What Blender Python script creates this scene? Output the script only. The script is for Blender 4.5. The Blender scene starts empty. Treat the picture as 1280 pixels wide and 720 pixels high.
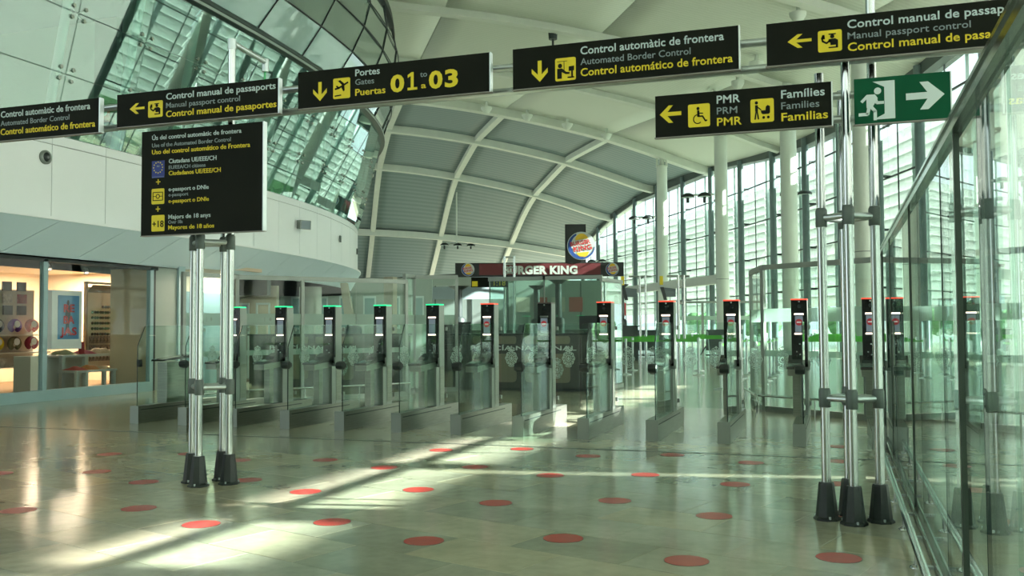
import bpy, math, random
import numpy as np
from mathutils import Vector, Matrix
random.seed(7)
S = bpy.context.scene
COL = S.collection
PI = math.pi
# ------------------------------------------------------------------ camera
EYE = 1.55
yaw, pitch, roll = 0.33314, 0.04162, -0.00543
fw = Vector((-math.sin(yaw)*math.cos(pitch), math.cos(yaw)*math.cos(pitch), math.sin(pitch)))
rt = Vector((math.cos(yaw), math.sin(yaw), 0)); up = rt.cross(fw)
r2 = rt*math.cos(roll)+up*math.sin(roll); u2 = -rt*math.sin(roll)+up*math.cos(roll)
cam_d = bpy.data.cameras.new('camera'); cam = bpy.data.objects.new('camera', cam_d); COL.objects.link(cam)
cam.matrix_world = Matrix(((r2.x, u2.x, -fw.x, 0), (r2.y, u2.y, -fw.y, 0), (r2.z, u2.z, -fw.z, EYE), (0, 0, 0, 1)))
cam_d.sensor_width = 36; cam_d.lens = 1178.8/1280*36; cam_d.clip_end = 800; cam_d.clip_start = .05
S.camera = cam
# ------------------------------------------------------------------ sky, sun, exposure
w = bpy.data.worlds.new('sky'); S.world = w; w.use_nodes = True
bg = w.node_tree.nodes['Background']; bg.inputs[0].default_value = (0.83, 0.94, 0.95, 1); bg.inputs[1].default_value = 2.0
sd = bpy.data.lights.new('sun', 'SUN'); sun = bpy.data.objects.new('sun', sd); COL.objects.link(sun)
sd.energy = 42; sd.angle = math.radians(.9); sd.color = (1.0, .96, .90)
sv = Vector((.98, .2, math.tan(math.radians(26)))).normalized()
sun.rotation_euler = sv.to_track_quat('Z', 'Y').to_euler()
S.view_settings.view_transform = 'Standard'; S.view_settings.look = 'None'
S.view_settings.gamma = 1; S.view_settings.use_curve_mapping = False
S.view_settings.exposure = 0.15
S.cycles.transparent_max_bounces = 40; S.cycles.max_bounces = 9; S.cycles.diffuse_bounces = 5
S.cycles.sample_clamp_indirect = 6
S.cycles.use_denoising = True
# ------------------------------------------------------------------ materials
MATS = {}
def nodes_of(m): return m.node_tree.nodes, m.node_tree.links
def pbr(name, col, rough=.5, metal=0., spec=.5, emit=None, es=0, coat=0):
    if name in MATS: return MATS[name]
    m = bpy.data.materials.new(name); m.use_nodes = True
    b = m.node_tree.nodes['Principled BSDF']
    b.inputs['Base Color'].default_value = (*col, 1); b.inputs['Roughness'].default_value = rough
    b.inputs['Metallic'].default_value = metal; b.inputs['Specular IOR Level'].default_value = spec
    b.inputs['Coat Weight'].default_value = coat
    if emit: b.inputs['Emission Color'].default_value = (*emit, 1); b.inputs['Emission Strength'].default_value = es
    MATS[name] = m; return m
def noisy(name, c1, c2, scale=4, rough=.5, metal=0., bump=0., stretch=(1, 1, 1), detail=4, spec=.5):
    if name in MATS: return MATS[name]
    m = pbr(name, c1, rough, metal, spec); N, L = nodes_of(m); b = N['Principled BSDF']
    tc = N.new('ShaderNodeTexCoord'); mp = N.new('ShaderNodeMapping'); mp.inputs['Scale'].default_value = stretch
    nz = N.new('ShaderNodeTexNoise'); nz.inputs['Scale'].default_value = scale; nz.inputs['Detail'].default_value = detail
    mx = N.new('ShaderNodeMix'); mx.data_type = 'RGBA'
    mx.inputs['A'].default_value = (*c1, 1); mx.inputs['B'].default_value = (*c2, 1)
    L.new(tc.outputs['Object'], mp.inputs[0]); L.new(mp.outputs[0], nz.inputs['Vector'])
    rp = N.new('ShaderNodeValToRGB'); rp.color_ramp.elements[0].position = .35; rp.color_ramp.elements[1].position = .65
    L.new(nz.outputs[0], rp.inputs[0]); L.new(rp.outputs[0], mx.inputs['Factor']); L.new(mx.outputs['Result'], b.inputs['Base Color'])
    if bump:
        bp = N.new('ShaderNodeBump'); bp.inputs['Strength'].default_value = bump; bp.inputs['Distance'].default_value = .01
        L.new(nz.outputs[0], bp.inputs['Height']); L.new(bp.outputs[0], b.inputs['Normal'])
    return m
def glass(name, tint=(.9, .97, .94), r0=.05, rough=0.0, power=5, gcol=(1, 1, 1)):
    if name in MATS: return MATS[name]
    m = bpy.data.materials.new(name); m.use_nodes = True; N, L = nodes_of(m); N.clear()
    out = N.new('ShaderNodeOutputMaterial'); mix = N.new('ShaderNodeMixShader')
    tr = N.new('ShaderNodeBsdfTransparent'); tr.inputs[0].default_value = (*tint, 1)
    gl = N.new('ShaderNodeBsdfGlossy'); gl.inputs['Roughness'].default_value = rough; gl.inputs[0].default_value = (*gcol, 1)
    g = N.new('ShaderNodeNewGeometry'); d = N.new('ShaderNodeVectorMath'); d.operation = 'DOT_PRODUCT'
    L.new(g.outputs['Normal'], d.inputs[0]); L.new(g.outputs['Incoming'], d.inputs[1])
    a = N.new('ShaderNodeMath'); a.operation = 'ABSOLUTE'; L.new(d.outputs['Value'], a.inputs[0])
    s = N.new('ShaderNodeMath'); s.operation = 'SUBTRACT'; s.inputs[0].default_value = 1; L.new(a.outputs[0], s.inputs[1])
    p = N.new('ShaderNodeMath'); p.operation = 'POWER'; p.inputs[1].default_value = power; L.new(s.outputs[0], p.inputs[0])
    q = N.new('ShaderNodeMath'); q.operation = 'MULTIPLY_ADD'; q.inputs[1].default_value = 1-r0; q.inputs[2].default_value = r0
    q.use_clamp = True; L.new(p.outputs[0], q.inputs[0])
    L.new(q.outputs[0], mix.inputs[0]); L.new(tr.outputs[0], mix.inputs[1]); L.new(gl.outputs[0], mix.inputs[2]); L.new(mix.outputs[0], out.inputs[0])
    MATS[name] = m; return m
def translucent(name, col, tr=.5, rough=.6):
    m = bpy.data.materials.new(name); m.use_nodes = True; N, L = nodes_of(m); N.clear()
    out = N.new('ShaderNodeOutputMaterial'); mix = N.new('ShaderNodeMixShader'); mix.inputs[0].default_value = tr
    a = N.new('ShaderNodeBsdfDiffuse'); b = N.new('ShaderNodeBsdfTranslucent')
    a.inputs[0].default_value = (*col, 1); b.inputs[0].default_value = (*col, 1)
    L.new(a.outputs[0], mix.inputs[1]); L.new(b.outputs[0], mix.inputs[2]); L.new(mix.outputs[0], out.inputs[0])
    MATS[name] = m; return m
STEEL = noisy('brushed_stainless', (.25, .27, .23), (.20, .22, .185), 3, .32, .75, 0, (1, 1, 25))
CHROME = pbr('polished_tube', (.55, .59, .58), .16, 1)
ALU = pbr('aluminium', (.55, .62, .62), .3, .8)
ALUM = pbr('matte_aluminium', (.27, .305, .28), .4, .6)
CLAMP = pbr('clamp_grey', (.11, .14, .13), .45, .3)
RUBBER = noisy('black_rubber', (.008, .014, .013), (.016, .026, .024), 6, .45)
BLACK = pbr('gloss_black', (.006, .009, .008), .12)
SIGNBLACK = noisy('sign_black', (.006, .008, .005), (.009, .011, .007), 2, .6, spec=.12)
YELLOW = pbr('sign_yellow', (.74, .60, .01), .5)
WHITE = pbr('sign_white', (.50, .62, .62), .5)
GREYTXT = pbr('sign_grey', (.24, .31, .32), .5)
GREEN = noisy('exit_green', (.0, .075, .03), (.0, .085, .035), 2, .55, spec=.15)
GREENW = pbr('exit_white', (.60, .72, .70), .5)
BLUE = pbr('eu_blue', (.01, .03, .22), .5)
FRAMEPINK = pbr('sign_frame', (.26, .25, .23), .4, .3)
CLEAR = glass('clear_glass', (.89, .95, .925), .025, 0, 7)
WALLGLASS = glass('wall_glass', (.84, .92, .89), .045, 0, 6.3)
GREENGLASS = glass('green_glass', (.64, .78, .71), .13)
EDGE = pbr('glass_edge', (.01, .03, .025), .2)
MEZGLASS = glass('facade_glass', (.70, .84, .79), .17, 0, 4, (.9, 1, .97))
MEZGLASS2 = pbr('facade_tint_reflection', (.15, .22, .19), .10, 0, 1.0, coat=.8)  # opaque green: glass tint plus the pale ceiling reflection put into the colour
MEZGLASS3 = pbr('facade_teal_reflection', (.24, .36, .34), .08, 0, 1.0, coat=1)  # lighter teal row above the band: its reflection put into the colour
CRAFT = pbr('frosted_film', (.47, .60, .55), .7)
def frost():
    m = bpy.data.materials.new('frosted_band'); m.use_nodes = True; N, L = nodes_of(m); N.clear()
    out = N.new('ShaderNodeOutputMaterial'); mix = N.new('ShaderNodeMixShader'); mix.inputs[0].default_value = .62
    a = N.new('ShaderNodeBsdfTransparent'); a.inputs[0].default_value = (.85, .95, .9, 1)
    b = N.new('ShaderNodeBsdfDiffuse'); b.inputs[0].default_value = (.54, .66, .61, 1)
    c = N.new('ShaderNodeBsdfTranslucent'); c.inputs[0].default_value = (.54, .68, .62, 1)
    m2 = N.new('ShaderNodeMixShader'); m2.inputs[0].default_value = .25; L.new(b.outputs[0], m2.inputs[1]); L.new(c.outputs[0], m2.inputs[2])
    L.new(a.outputs[0], mix.inputs[1]); L.new(m2.outputs[0], mix.inputs[2]); L.new(mix.outputs[0], out.inputs[0]); return m
FROST = frost()
REDDOT = noisy('red_vinyl', (.42, .035, .03), (.46, .05, .04), 5, .3)
REDRIM = pbr('dark_rim', (.06, .02, .02), .5)
CREAM = noisy('cream_paint', (.66, .71, .63), (.62, .67, .60), 1.5, .5)
COLUMN = noisy('column_paint', (.66, .72, .65), (.62, .68, .61), 1, .45)
POST = noisy('grey_post', (.10, .15, .15), (.12, .17, .17), 2, .4)
DARKSTEEL = pbr('dark_steel', (.02, .03, .03), .5)
LOUVRE = translucent('louvre_white', (.66, .70, .67), .33)
SCREENP = translucent('screen_panel', (.80, .83, .80), .34)
PANELW = noisy('white_panel', (.90, .94, .95), (.87, .92, .93), .6, .35)
PANELB = noisy('soffit_panel', (.62, .77, .82), (.59, .74, .79), .5, .4)
SHOPFRAME = noisy('pale_blue_frame', (.36, .52, .56), (.33, .49, .53), 2, .4)
TAUPE = pbr('counter_taupe', (.17, .16, .11), .45)
DGREY = noisy('counter_grey', (.035, .04, .035), (.045, .05, .045), 3, .35)
DKGLOSS = pbr('dark_gloss', (.02, .03, .03), .2)
WARMWALL = noisy('shop_wall', (.62, .50, .36), (.56, .46, .33), 2, .7)
WOOD = noisy('shop_wood_floor', (.16, .10, .05), (.12, .075, .04), 6, .4, 0, 0, (1, 6, 1))
CREAMW = noisy('office_wall', (.50, .48, .38), (.44, .43, .35), 1, .7)
TAPE = pbr('green_tape', (.10, .50, .05), .55)
LIT = pbr('lit_strip', (1, .9, .8), .5, emit=(1, .80, .66), es=3.2)
LITOFF = pbr('unlit_strip', (.18, .22, .2), .4)
LGREEN = pbr('green_light', (.0, .5, .2), .4, emit=(.02, 1, .35), es=1.2)
LRED = pbr('red_light', (.6, .05, .03), .4, emit=(1, .08, .04), es=1.1)
LOFF = pbr('dead_light', (.10, .08, .07), .4)
SCREEN = pbr('screen_grey', (.16, .20, .24), .3, emit=(.28, .34, .42), es=.25)
SCREENRED = pbr('screen_red', (.35, .02, .03), .3, emit=(.4, .02, .03), es=.25)
SCREENWHITE = pbr('screen_white', (.6, .6, .6), .3, emit=(.7, .6, .6), es=.3)
BROWNREF = pbr('card_brown', (.16, .06, .02), .4)

def floor_material(name, attr_random=False):
    m = pbr(name, (.3, .34, .28), .13, 0, .6); N, L = nodes_of(m); b = N['Principled BSDF']
    g = N.new('ShaderNodeNewGeometry')
    nz = N.new('ShaderNodeTexNoise'); nz.inputs['Scale'].default_value = 1.1; nz.inputs['Detail'].default_value = 8; nz.inputs['Roughness'].default_value = .65
    n2 = N.new('ShaderNodeTexNoise'); n2.inputs['Scale'].default_value = 9; n2.inputs['Detail'].default_value = 5
    L.new(g.outputs['Position'], nz.inputs['Vector']); L.new(g.outputs['Position'], n2.inputs['Vector'])
    r = N.new('ShaderNodeValToRGB'); e = r.color_ramp.elements
    e[0].position = .3; e[0].color = (.29, .285, .21, 1); e[1].position = .68; e[1].color = (.43, .43, .335, 1)
    L.new(nz.outputs[0], r.inputs[0])
    m1 = N.new('ShaderNodeMix'); m1.data_type = 'RGBA'; m1.blend_type = 'MULTIPLY'; m1.inputs['Factor'].default_value = .35
    r2_ = N.new('ShaderNodeValToRGB'); r2_.color_ramp.elements[0].position = .35; r2_.color_ramp.elements[0].color = (.72, .72, .68, 1)
    r2_.color_ramp.elements[1].position = .6; r2_.color_ramp.elements[1].color = (1, 1, 1, 1)
    L.new(n2.outputs[0], r2_.inputs[0]); L.new(r.outputs[0], m1.inputs['A']); L.new(r2_.outputs[0], m1.inputs['B'])
    last = m1.outputs['Result']
    m2 = N.new('ShaderNodeMix'); m2.data_type = 'RGBA'; m2.blend_type = 'MULTIPLY'; m2.inputs['Factor'].default_value = 1
    r3 = N.new('ShaderNodeValToRGB')
    for i, (p_, c_) in enumerate(((0, (.72, .74, .68)), (.3, (.88, .90, .88)), (.6, (1, 1, .98)), (1, (1.1, 1.04, .90)))):
        el = r3.color_ramp.elements[i] if i < 2 else r3.color_ramp.elements.new(p_)
        el.position = p_; el.color = (*c_, 1)
    if attr_random:
        oi = N.new('ShaderNodeObjectInfo'); L.new(oi.outputs['Random'], r3.inputs[0])
    else:
        mp = N.new('ShaderNodeMapping'); mp.inputs['Rotation'].default_value = (0, 0, math.radians(17.5)); L.new(g.outputs['Position'], mp.inputs[0])
        br = N.new('ShaderNodeTexBrick'); br.inputs['Scale'].default_value = 1; br.inputs['Mortar Size'].default_value = .003
        br.inputs['Brick Width'].default_value = .9; br.inputs['Row Height'].default_value = .6
        br.inputs['Color1'].default_value = (0, 0, 0, 1); br.inputs['Color2'].default_value = (1, 1, 1, 1); br.inputs['Mortar'].default_value = (.2, .2, .2, 1)
        L.new(mp.outputs[0], br.inputs['Vector']); L.new(br.outputs['Color'], r3.inputs[0])
    L.new(last, m2.inputs['A']); L.new(r3.outputs[0], m2.inputs['B']); L.new(m2.outputs['Result'], b.inputs['Base Color'])
    rr = N.new('ShaderNodeMapRange'); rr.inputs['To Min'].default_value = .10; rr.inputs['To Max'].default_value = .2
    L.new(n2.outputs[0], rr.inputs['Value']); L.new(rr.outputs[0], b.inputs['Roughness'])
    return m
FLOORM = floor_material('marble_floor'); TILEM = floor_material('marble_tile', True)
def ribbed(name, c1, c2, scale, axis='Y'):
    m = pbr(name, c1, .55); N, L = nodes_of(m); b = N['Principled BSDF']
    tc = N.new('ShaderNodeTexCoord'); wv = N.new('ShaderNodeTexWave'); wv.bands_direction = axis; wv.inputs['Scale'].default_value = scale
    L.new(tc.outputs['Object'], wv.inputs['Vector'])
    mx = N.new('ShaderNodeMix'); mx.data_type = 'RGBA'; mx.inputs['A'].default_value = (*c1, 1); mx.inputs['B'].default_value = (*c2, 1)
    L.new(wv.outputs['Fac'], mx.inputs['Factor']); L.new(mx.outputs['Result'], b.inputs['Base Color'])
    bp = N.new('ShaderNodeBump'); bp.inputs['Strength'].default_value = .3; bp.inputs['Distance'].default_value = .05
    L.new(wv.outputs['Fac'], bp.inputs['Height']); L.new(bp.outputs[0], b.inputs['Normal']); return m
CEILCREAM = ribbed('perforated_cream_ceiling', (.64, .69, .60), (.59, .64, .55), 1.2)
CEILGREY = ribbed('corrugated_grey_ceiling', (.17, .24, .245), (.23, .30, .30), .42)

# ------------------------------------------------------------------ mesh helpers
class MB:
    def __init__(s): s.v = []; s.f = []; s.sm = []
    def add(s, vs, fs, smooth=False):
        o = len(s.v); s.v += [tuple(v) for v in vs]; s.f += [tuple(i+o for i in f) for f in fs]; s.sm += [smooth]*len(fs); return s
    def box(s, x0, x1, y0, y1, z0, z1, m=None):
        vs = [Vector(p) for p in ((x0, y0, z0), (x1, y0, z0), (x1, y1, z0), (x0, y1, z0), (x0, y0, z1), (x1, y0, z1), (x1, y1, z1), (x0, y1, z1))]
        if m is not None: vs = [m @ v for v in vs]
        return s.add(vs, [(0, 3, 2, 1), (4, 5, 6, 7), (0, 1, 5, 4), (1, 2, 6, 5), (2, 3, 7, 6), (3, 0, 4, 7)])
    def tube(s, pts, rad, n=14, caps=True):
        pts = [Vector(p) for p in pts]; rs = rad if isinstance(rad, (list, tuple)) else [rad]*len(pts)
        rings = []; a = None
        for i, p in enumerate(pts):
            d = (pts[min(i+1, len(pts)-1)]-pts[max(i-1, 0)]).normalized()
            if a is None:
                a = d.cross(Vector((0, 0, 1)) if abs(d.z) < .9 else Vector((1, 0, 0))).normalized()
            else: a = (a-d*a.dot(d)).normalized()
            b = d.cross(a)
            rings.append([p+(a*math.cos(2*PI*k/n)+b*math.sin(2*PI*k/n))*rs[i] for k in range(n)])
        vs = [v for r in rings for v in r]; fs = []
        for i in range(len(pts)-1):
            for k in range(n): fs.append((i*n+k, i*n+(k+1) % n, (i+1)*n+(k+1) % n, (i+1)*n+k))
        s.add(vs, fs, True)
        if caps:
            s.add(rings[0], [tuple(range(n))[::-1]]); s.add(rings[-1], [tuple(range(n))])
        return s
    def lathe(s, prof, c=(0, 0, 0), n=20, axis='Z', smooth=True):
        vs = []; fs = []
        for r, h in prof:
            for k in range(n):
                a = 2*PI*k/n; q = (r*math.cos(a), r*math.sin(a), h)
                if axis == 'Y': q = (q[0], h, q[1])
                if axis == 'X': q = (h, q[0], q[1])
                vs.append((q[0]+c[0], q[1]+c[1], q[2]+c[2]))
        for i in range(len(prof)-1):
            for k in range(n): fs.append((i*n+k, i*n+(k+1) % n, (i+1)*n+(k+1) % n, (i+1)*n+k))
        s.add(vs, fs, smooth)
        m_ = len(prof)-1
        s.add(vs[:n], [tuple(range(n))[::-1]]); s.add(vs[m_*n:], [tuple(range(n))]); return s
    def prism(s, pts, y0, y1, plane='XZ'):
        n = len(pts)
        def P(a, b, y): return (a, y, b) if plane == 'XZ' else ((y, a, b) if plane == 'YZ' else (a, b, y))
        vs = [P(a, b, y0) for a, b in pts]+[P(a, b, y1) for a, b in pts]
        fs = [tuple(range(n)), tuple(range(n, 2*n))[::-1]]+[(i, i+n, (i+1) % n+n, (i+1) % n) for i in range(n)]
        return s.add(vs, fs)
    def mesh(s, name):
        me = bpy.data.meshes.new(name); me.from_pydata(s.v, [], s.f); me.polygons.foreach_set('use_smooth', s.sm)
        import bmesh
        b = bmesh.new(); b.from_mesh(me); bmesh.ops.recalc_face_normals(b, faces=b.faces); b.to_mesh(me); b.free()
        me.update(); return me
CACHE = {}
def ob(name, mb, mat, parent=None, key=None, loc=None, rz=None):
    if key and key in CACHE: me = CACHE[key]
    else:
        me = mb() if callable(mb) else mb
        if isinstance(me, MB): me = me.mesh(name)
        if mat is not None:
            me.materials.clear(); me.materials.append(mat)
        if key: CACHE[key] = me
    o = bpy.data.objects.new(name, me); COL.objects.link(o)
    if parent is not None: o.parent = parent
    if loc is not None: o.location = loc
    if rz is not None: o.rotation_euler = (0, 0, rz)
    return o
def tag(o, label, cat, group=None, kind=None):
    o['label'] = label
    if cat: o['category'] = cat
    if group: o['group'] = group
    if kind: o['kind'] = kind
    return o
def thing(name, label, cat, loc=(0, 0, 0), rz=0, group=None):
    o = bpy.data.objects.new(name, None); COL.objects.link(o); o.location = loc; o.rotation_euler = (0, 0, rz); o.empty_display_size = .1
    return tag(o, label, cat, group)
def struct(name, label=None, loc=(0, 0, 0), rz=0, mb=None, mat=None):
    if mb is None:
        o = bpy.data.objects.new(name, None); COL.objects.link(o)
    else: o = ob(name, mb, mat)
    o.location = loc; o.rotation_euler = (0, 0, rz); o['kind'] = 'structure'
    if label: o['label'] = label
    return o
def copy_tree(o, parent=None):
    c = o.copy(); COL.objects.link(c)
    if parent is not None: c.parent = parent
    for ch in list(o.children): copy_tree(ch, c)
    return c
ORD = ['first', 'second', 'third', 'fourth', 'fifth', 'sixth', 'seventh', 'eighth', 'ninth', 'tenth', 'eleventh', 'twelfth', 'thirteenth', 'fourteenth']
def text_mesh(s, bold=0.0):
    c = bpy.data.curves.new('t', 'FONT'); c.body = s; c.size = 1; c.offset = bold; c.resolution_u = 3; c.extrude = .012
    c.space_character = 1.0+bold*1.2
    o = bpy.data.objects.new('t', c); COL.objects.link(o)
    bpy.context.view_layer.update()
    dg = bpy.context.evaluated_depsgraph_get(); me = bpy.data.meshes.new_from_object(o.evaluated_get(dg))
    bpy.data.objects.remove(o); bpy.data.curves.remove(c); return me
def lettering(s, x0, x1, zb, cap, y, mat, parent, bold=.018, name='lettering', cap_of=None):
    """text whose ink runs from x0 to x1, baseline zb, capital height cap; faces -Y; local to parent"""
    me = text_mesh(s, bold); n = len(me.vertices); co = np.empty(n*3); me.vertices.foreach_get('co', co); co = co.reshape(-1, 3)
    capme = .729*1.0+bold
    xa, xb = co[:, 0].min(), co[:, 0].max(); sx = (x1-x0)/(xb-xa); sz = cap/capme
    new = np.empty_like(co); new[:, 0] = x0+(co[:, 0]-xa)*sx; new[:, 1] = y-co[:, 2]*.15-.001; new[:, 2] = zb+co[:, 1]*sz
    me.vertices.foreach_set('co', new.ravel()); me.materials.clear(); me.materials.append(mat); me.update()
    o = bpy.data.objects.new(name, me); COL.objects.link(o); o.parent = parent; return o
def circ(cx, cz, r, n=24, a0=0, a1=2*PI): return [(cx+r*math.cos(a0+(a1-a0)*k/(n if a1-a0 > 6.2 else n-1)), cz+r*math.sin(a0+(a1-a0)*k/(n if a1-a0 > 6.2 else n-1))) for k in range(n)]
def rrect(x0, x1, z0, z1, r, n=5):
    p = []
    for cx, cz, a in ((x1-r, z1-r, 0), (x0+r, z1-r, PI/2), (x0+r, z0+r, PI), (x1-r, z0+r, 1.5*PI)):
        for k in range(n+1): p.append((cx+r*math.cos(a+PI/2*k/n), cz+r*math.sin(a+PI/2*k/n)))
    return p
def ribbon(mb, pts, w, y0, y1, closed=False):
    m = len(pts)
    for i in range(m if closed else m-1):
        a = Vector(pts[i]); b = Vector(pts[(i+1) % m]); d = (b-a)
        if d.length < 1e-9: continue
        d.normalize(); nn = Vector((-d.y, d.x))*w/2; e = d*w*.15
        mb.prism([tuple(a-nn-e), tuple(b-nn+e), tuple(b+nn+e), tuple(a+nn-e)], y0, y1)
def icon(prims, x0, z0, w, h, y0, y1):
    mb = MB()
    T = lambda p: (x0+p[0]*w, z0+p[1]*h)
    for p in prims:
        k = p[0]
        if k == 'c': mb.prism([T((p[1]+p[3]*math.cos(a*PI/9), p[2]+p[3]*math.sin(a*PI/9))) for a in range(18)], y0, y1)
        elif k == 'p': mb.prism([T(q) for q in p[1]], y0, y1)
        elif k == 'l': ribbon(mb, [T(q) for q in p[1]], p[2]*w, y0, y1)
        elif k == 'r': ribbon(mb, [T((p[1]+p[3]*math.cos(a*PI/12), p[2]+p[3]*math.sin(a*PI/12))) for a in range(p[5] if len(p) > 5 else 0, p[6] if len(p) > 6 else 25)], p[4]*w, y0, y1)
    return mb
IC = {
 'left': [('p', [(0, .5), (.42, 1), (.62, 1), (.36, .62), (1, .62), (1, .40), (.36, .40), (.62, 0), (.42, 0)])],
 'down': [('p', [(.5, 0), (1, .42), (1, .64), (.62, .34), (.62, 1), (.38, 1), (.38, .34), (0, .64), (0, .42)])],
 'right': [('p', [(1, .5), (.58, 1), (.36, 1), (.56, .62), (0, .62), (0, .38), (.56, .38), (.36, 0), (.58, 0)])],
 'officer': [('c', .60, .70, .09), ('p', [(.46, .78), (.74, .78), (.76, .84), (.44, .84)]), ('p', [(.45, .58), (.72, .6), (.84, .52), (.84, .16), (.44, .16), (.44, .22), (.74, .22), (.74, .30), (.52, .30), (.52, .42), (.42, .44)]), ('l', [(.52, .54), (.36, .40), (.18, .52)], .08), ('l', [(.2, .5), (.16, .66), (.26, .72)], .07), ('p', [(.14, .60), (.30, .60), (.28, .80), (.18, .80)])],
 'plane': [('l', [(.12, .48), (.34, .52), (.88, .76)], .09), ('p', [(.16, .62), (.24, .64), (.40, .52), (.30, .48)]), ('p', [(.30, .86), (.42, .90), (.70, .68), (.56, .62)]), ('p', [(.48, .56), (.60, .34), (.68, .38), (.66, .64)]), ('l', [(.10, .14), (.46, .17)], .06)],
 'kiosk': [('c', .24, .66, .10), ('p', [(.10, .10), (.32, .10), (.32, .38), (.52, .28), (.70, .28), (.70, .36), (.54, .38), (.34, .54), (.10, .54)]), ('p', [(.10, .84), (.58, .84), (.58, .86), (.10, .86)]), ('p', [(.42, .44), (.45, .44), (.45, .84), (.42, .84)]), ('p', [(.66, .40), (.92, .42), (.92, .62), (.66, .60)]), ('p', [(.60, .10), (.92, .10), (.92, .16), (.60, .16)]), ('p', [(.78, .16), (.86, .16), (.86, .42), (.78, .42)])],
 'chair': [('c', .46, .80, .07), ('p', [(.42, .72), (.52, .72), (.54, .44), (.42, .44)]), ('l', [(.50, .60), (.68, .58)], .05), ('l', [(.46, .46), (.66, .46), (.80, .24), (.86, .28)], .07), ('r', .44, .34, .19, .045, 5, 22)],
 'pram': [('c', .26, .84, .07), ('p', [(.20, .74), (.32, .74), (.32, .48), (.20, .48)]), ('l', [(.25, .50), (.19, .14)], .06), ('l', [(.28, .50), (.34, .14)], .06), ('l', [(.30, .66), (.46, .52)], .05), ('p', [(.44, .50), (.84, .50), (.84, .40), (.78, .34), (.52, .34), (.46, .40)]), ('p', [(.64, .50), (.84, .50), (.84, .66), (.74, .72), (.66, .66)]), ('c', .56, .20, .06), ('c', .76, .20, .06)],
 'epass': [('r', .5, .5, .13, .05), ('l', [(.12, .24), (.88, .24), (.88, .76), (.12, .76), (.12, .22)], .05), ('l', [(.12, .5), (.37, .5)], .04), ('l', [(.63, .5), (.88, .5)], .04)],
 'plus': [('l', [(0, .5), (1, .5)], .22), ('l', [(.5, 0), (.5, 1)], .22)],
}
def pictogram(kind, x0, z0, w, h, y, parent, plate=YELLOW, ink=SIGNBLACK):
    p = ob('pictogram', MB().prism(rrect(x0, x0+w, z0, z0+h, w*.09), y-.002, y), plate, parent)
    ob('figure', icon(IC[kind], x0, z0, w, h, y-.004, y-.0015), ink, p); return p
def arrow(kind, x0, z0, w, h, y, parent, mat=YELLOW):
    return ob('arrow', icon(IC[kind], x0, z0, w, h, y-.002, y+.001), mat, parent)

# ------------------------------------------------------------------ SETTING: ground, floor
struct('ground', 'pale ground outside the terminal', mb=MB().box(-250, 250, -120, 400, -.3, -.06), mat=noisy('outdoor_ground', (.30, .33, .28), (.25, .29, .24), .3, .9))
fl = struct('floor', 'polished greenish beige marble floor', mb=MB().box(-60, 40, -30, 145, -.25, 0), mat=FLOORM)
ang = math.radians(-17.5); e1 = (math.cos(ang), math.sin(ang)); e2 = (-math.sin(ang), math.cos(ang))
tile = MB(); tw_, th_ = .9, .6
tile.add([(.004, .004, 0), (tw_-.004, .004, 0), (tw_-.004, th_-.004, 0), (.004, th_-.004, 0), (.006, .006, .0018), (tw_-.006, .006, .0018), (tw_-.006, th_-.006, .0018), (.006, th_-.006, .0018)],
         [(4, 5, 6, 7), (0, 1, 5, 4), (1, 2, 6, 5), (2, 3, 7, 6), (3, 0, 4, 7)])
nt = 0; cells = []
for j in range(-8, 40):
    for i in range(-30, 30):
        a = i*tw_+(tw_/2 if j % 2 else 0); b = j*th_
        x = a*e1[0]+b*e2[0]; y = a*e1[1]+b*e2[1]; cx = x+.45*e1[0]+.3*e2[0]; cy = y+.45*e1[1]+.3*e2[1]
        l = cx*math.cos(yaw)+cy*math.sin(yaw); d = -cx*math.sin(yaw)+cy*math.cos(yaw)
        if d > 4.3 and d < 11.6 and abs(l) < d*.545+.45 and cy < 11.2 and cx < .4: cells.append((d, x, y))
cells.sort()
for d, x, y in cells[:298]:
    ob('floor_tile', tile, TILEM, fl, 'tile', (x, y, 0), ang)
ob('floor_groove', MB().box(-16, 30, 11.69, 11.72, .0005, .004), pbr('groove', (.05, .08, .075), .3, .5), fl)

# ------------------------------------------------------------------ roof and curtain wall frame (local x = t across the hall, local y = s along it)
TH = math.atan2(.509, .861)
def tw(s): return min(31.3-.003*max(0, 75-s)**2, (11.5+.509*s)/.861) if s < 75 else 31.3
G_T = [-30, -10, 0, 9, 14.5, 21, 25, 31.3]; G_Z = [18, 19.6, 19.6, 19.1, 18.4, 17.2, 16.1, 14.1]
H_S = [-60, 30, 45.7, 57.6, 71, 84.5, 98]; H_Z = [-2.3, -2.3, -2, -1.2, 0, .5, -.8]
def smooth_interp(x, xs, ys):
    return float(sum(np.interp(x+d, xs, ys) for d in (-2, -1, 0, 1, 2))/5)
def roof(s, t):
    g = smooth_interp(t, G_T, G_Z)
    if s <= 98: return g+smooth_interp(s, H_S, H_Z)
    return smooth_interp(s, [90, 98, 104, 111, 118, 125, 135, 140], [18.5, 17.8, 15.8, 12.6, 9.7, 6.8, 2.6, 0])+(g-18.6)*float(np.interp(s, [98, 111, 125], [1, .5, .35]))
ceil_o = struct('ceiling', 'curved hall ceiling with ribs', rz=TH)
S_L = [-45, -30, -15, 0, 15, 25, 35.6, 45.7, 57.6, 71, 84.5, 98, 111, 124, 137]; T_L = [-30, -20, -11, -2.5, 6, 14, 22.5, 31.8]
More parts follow.
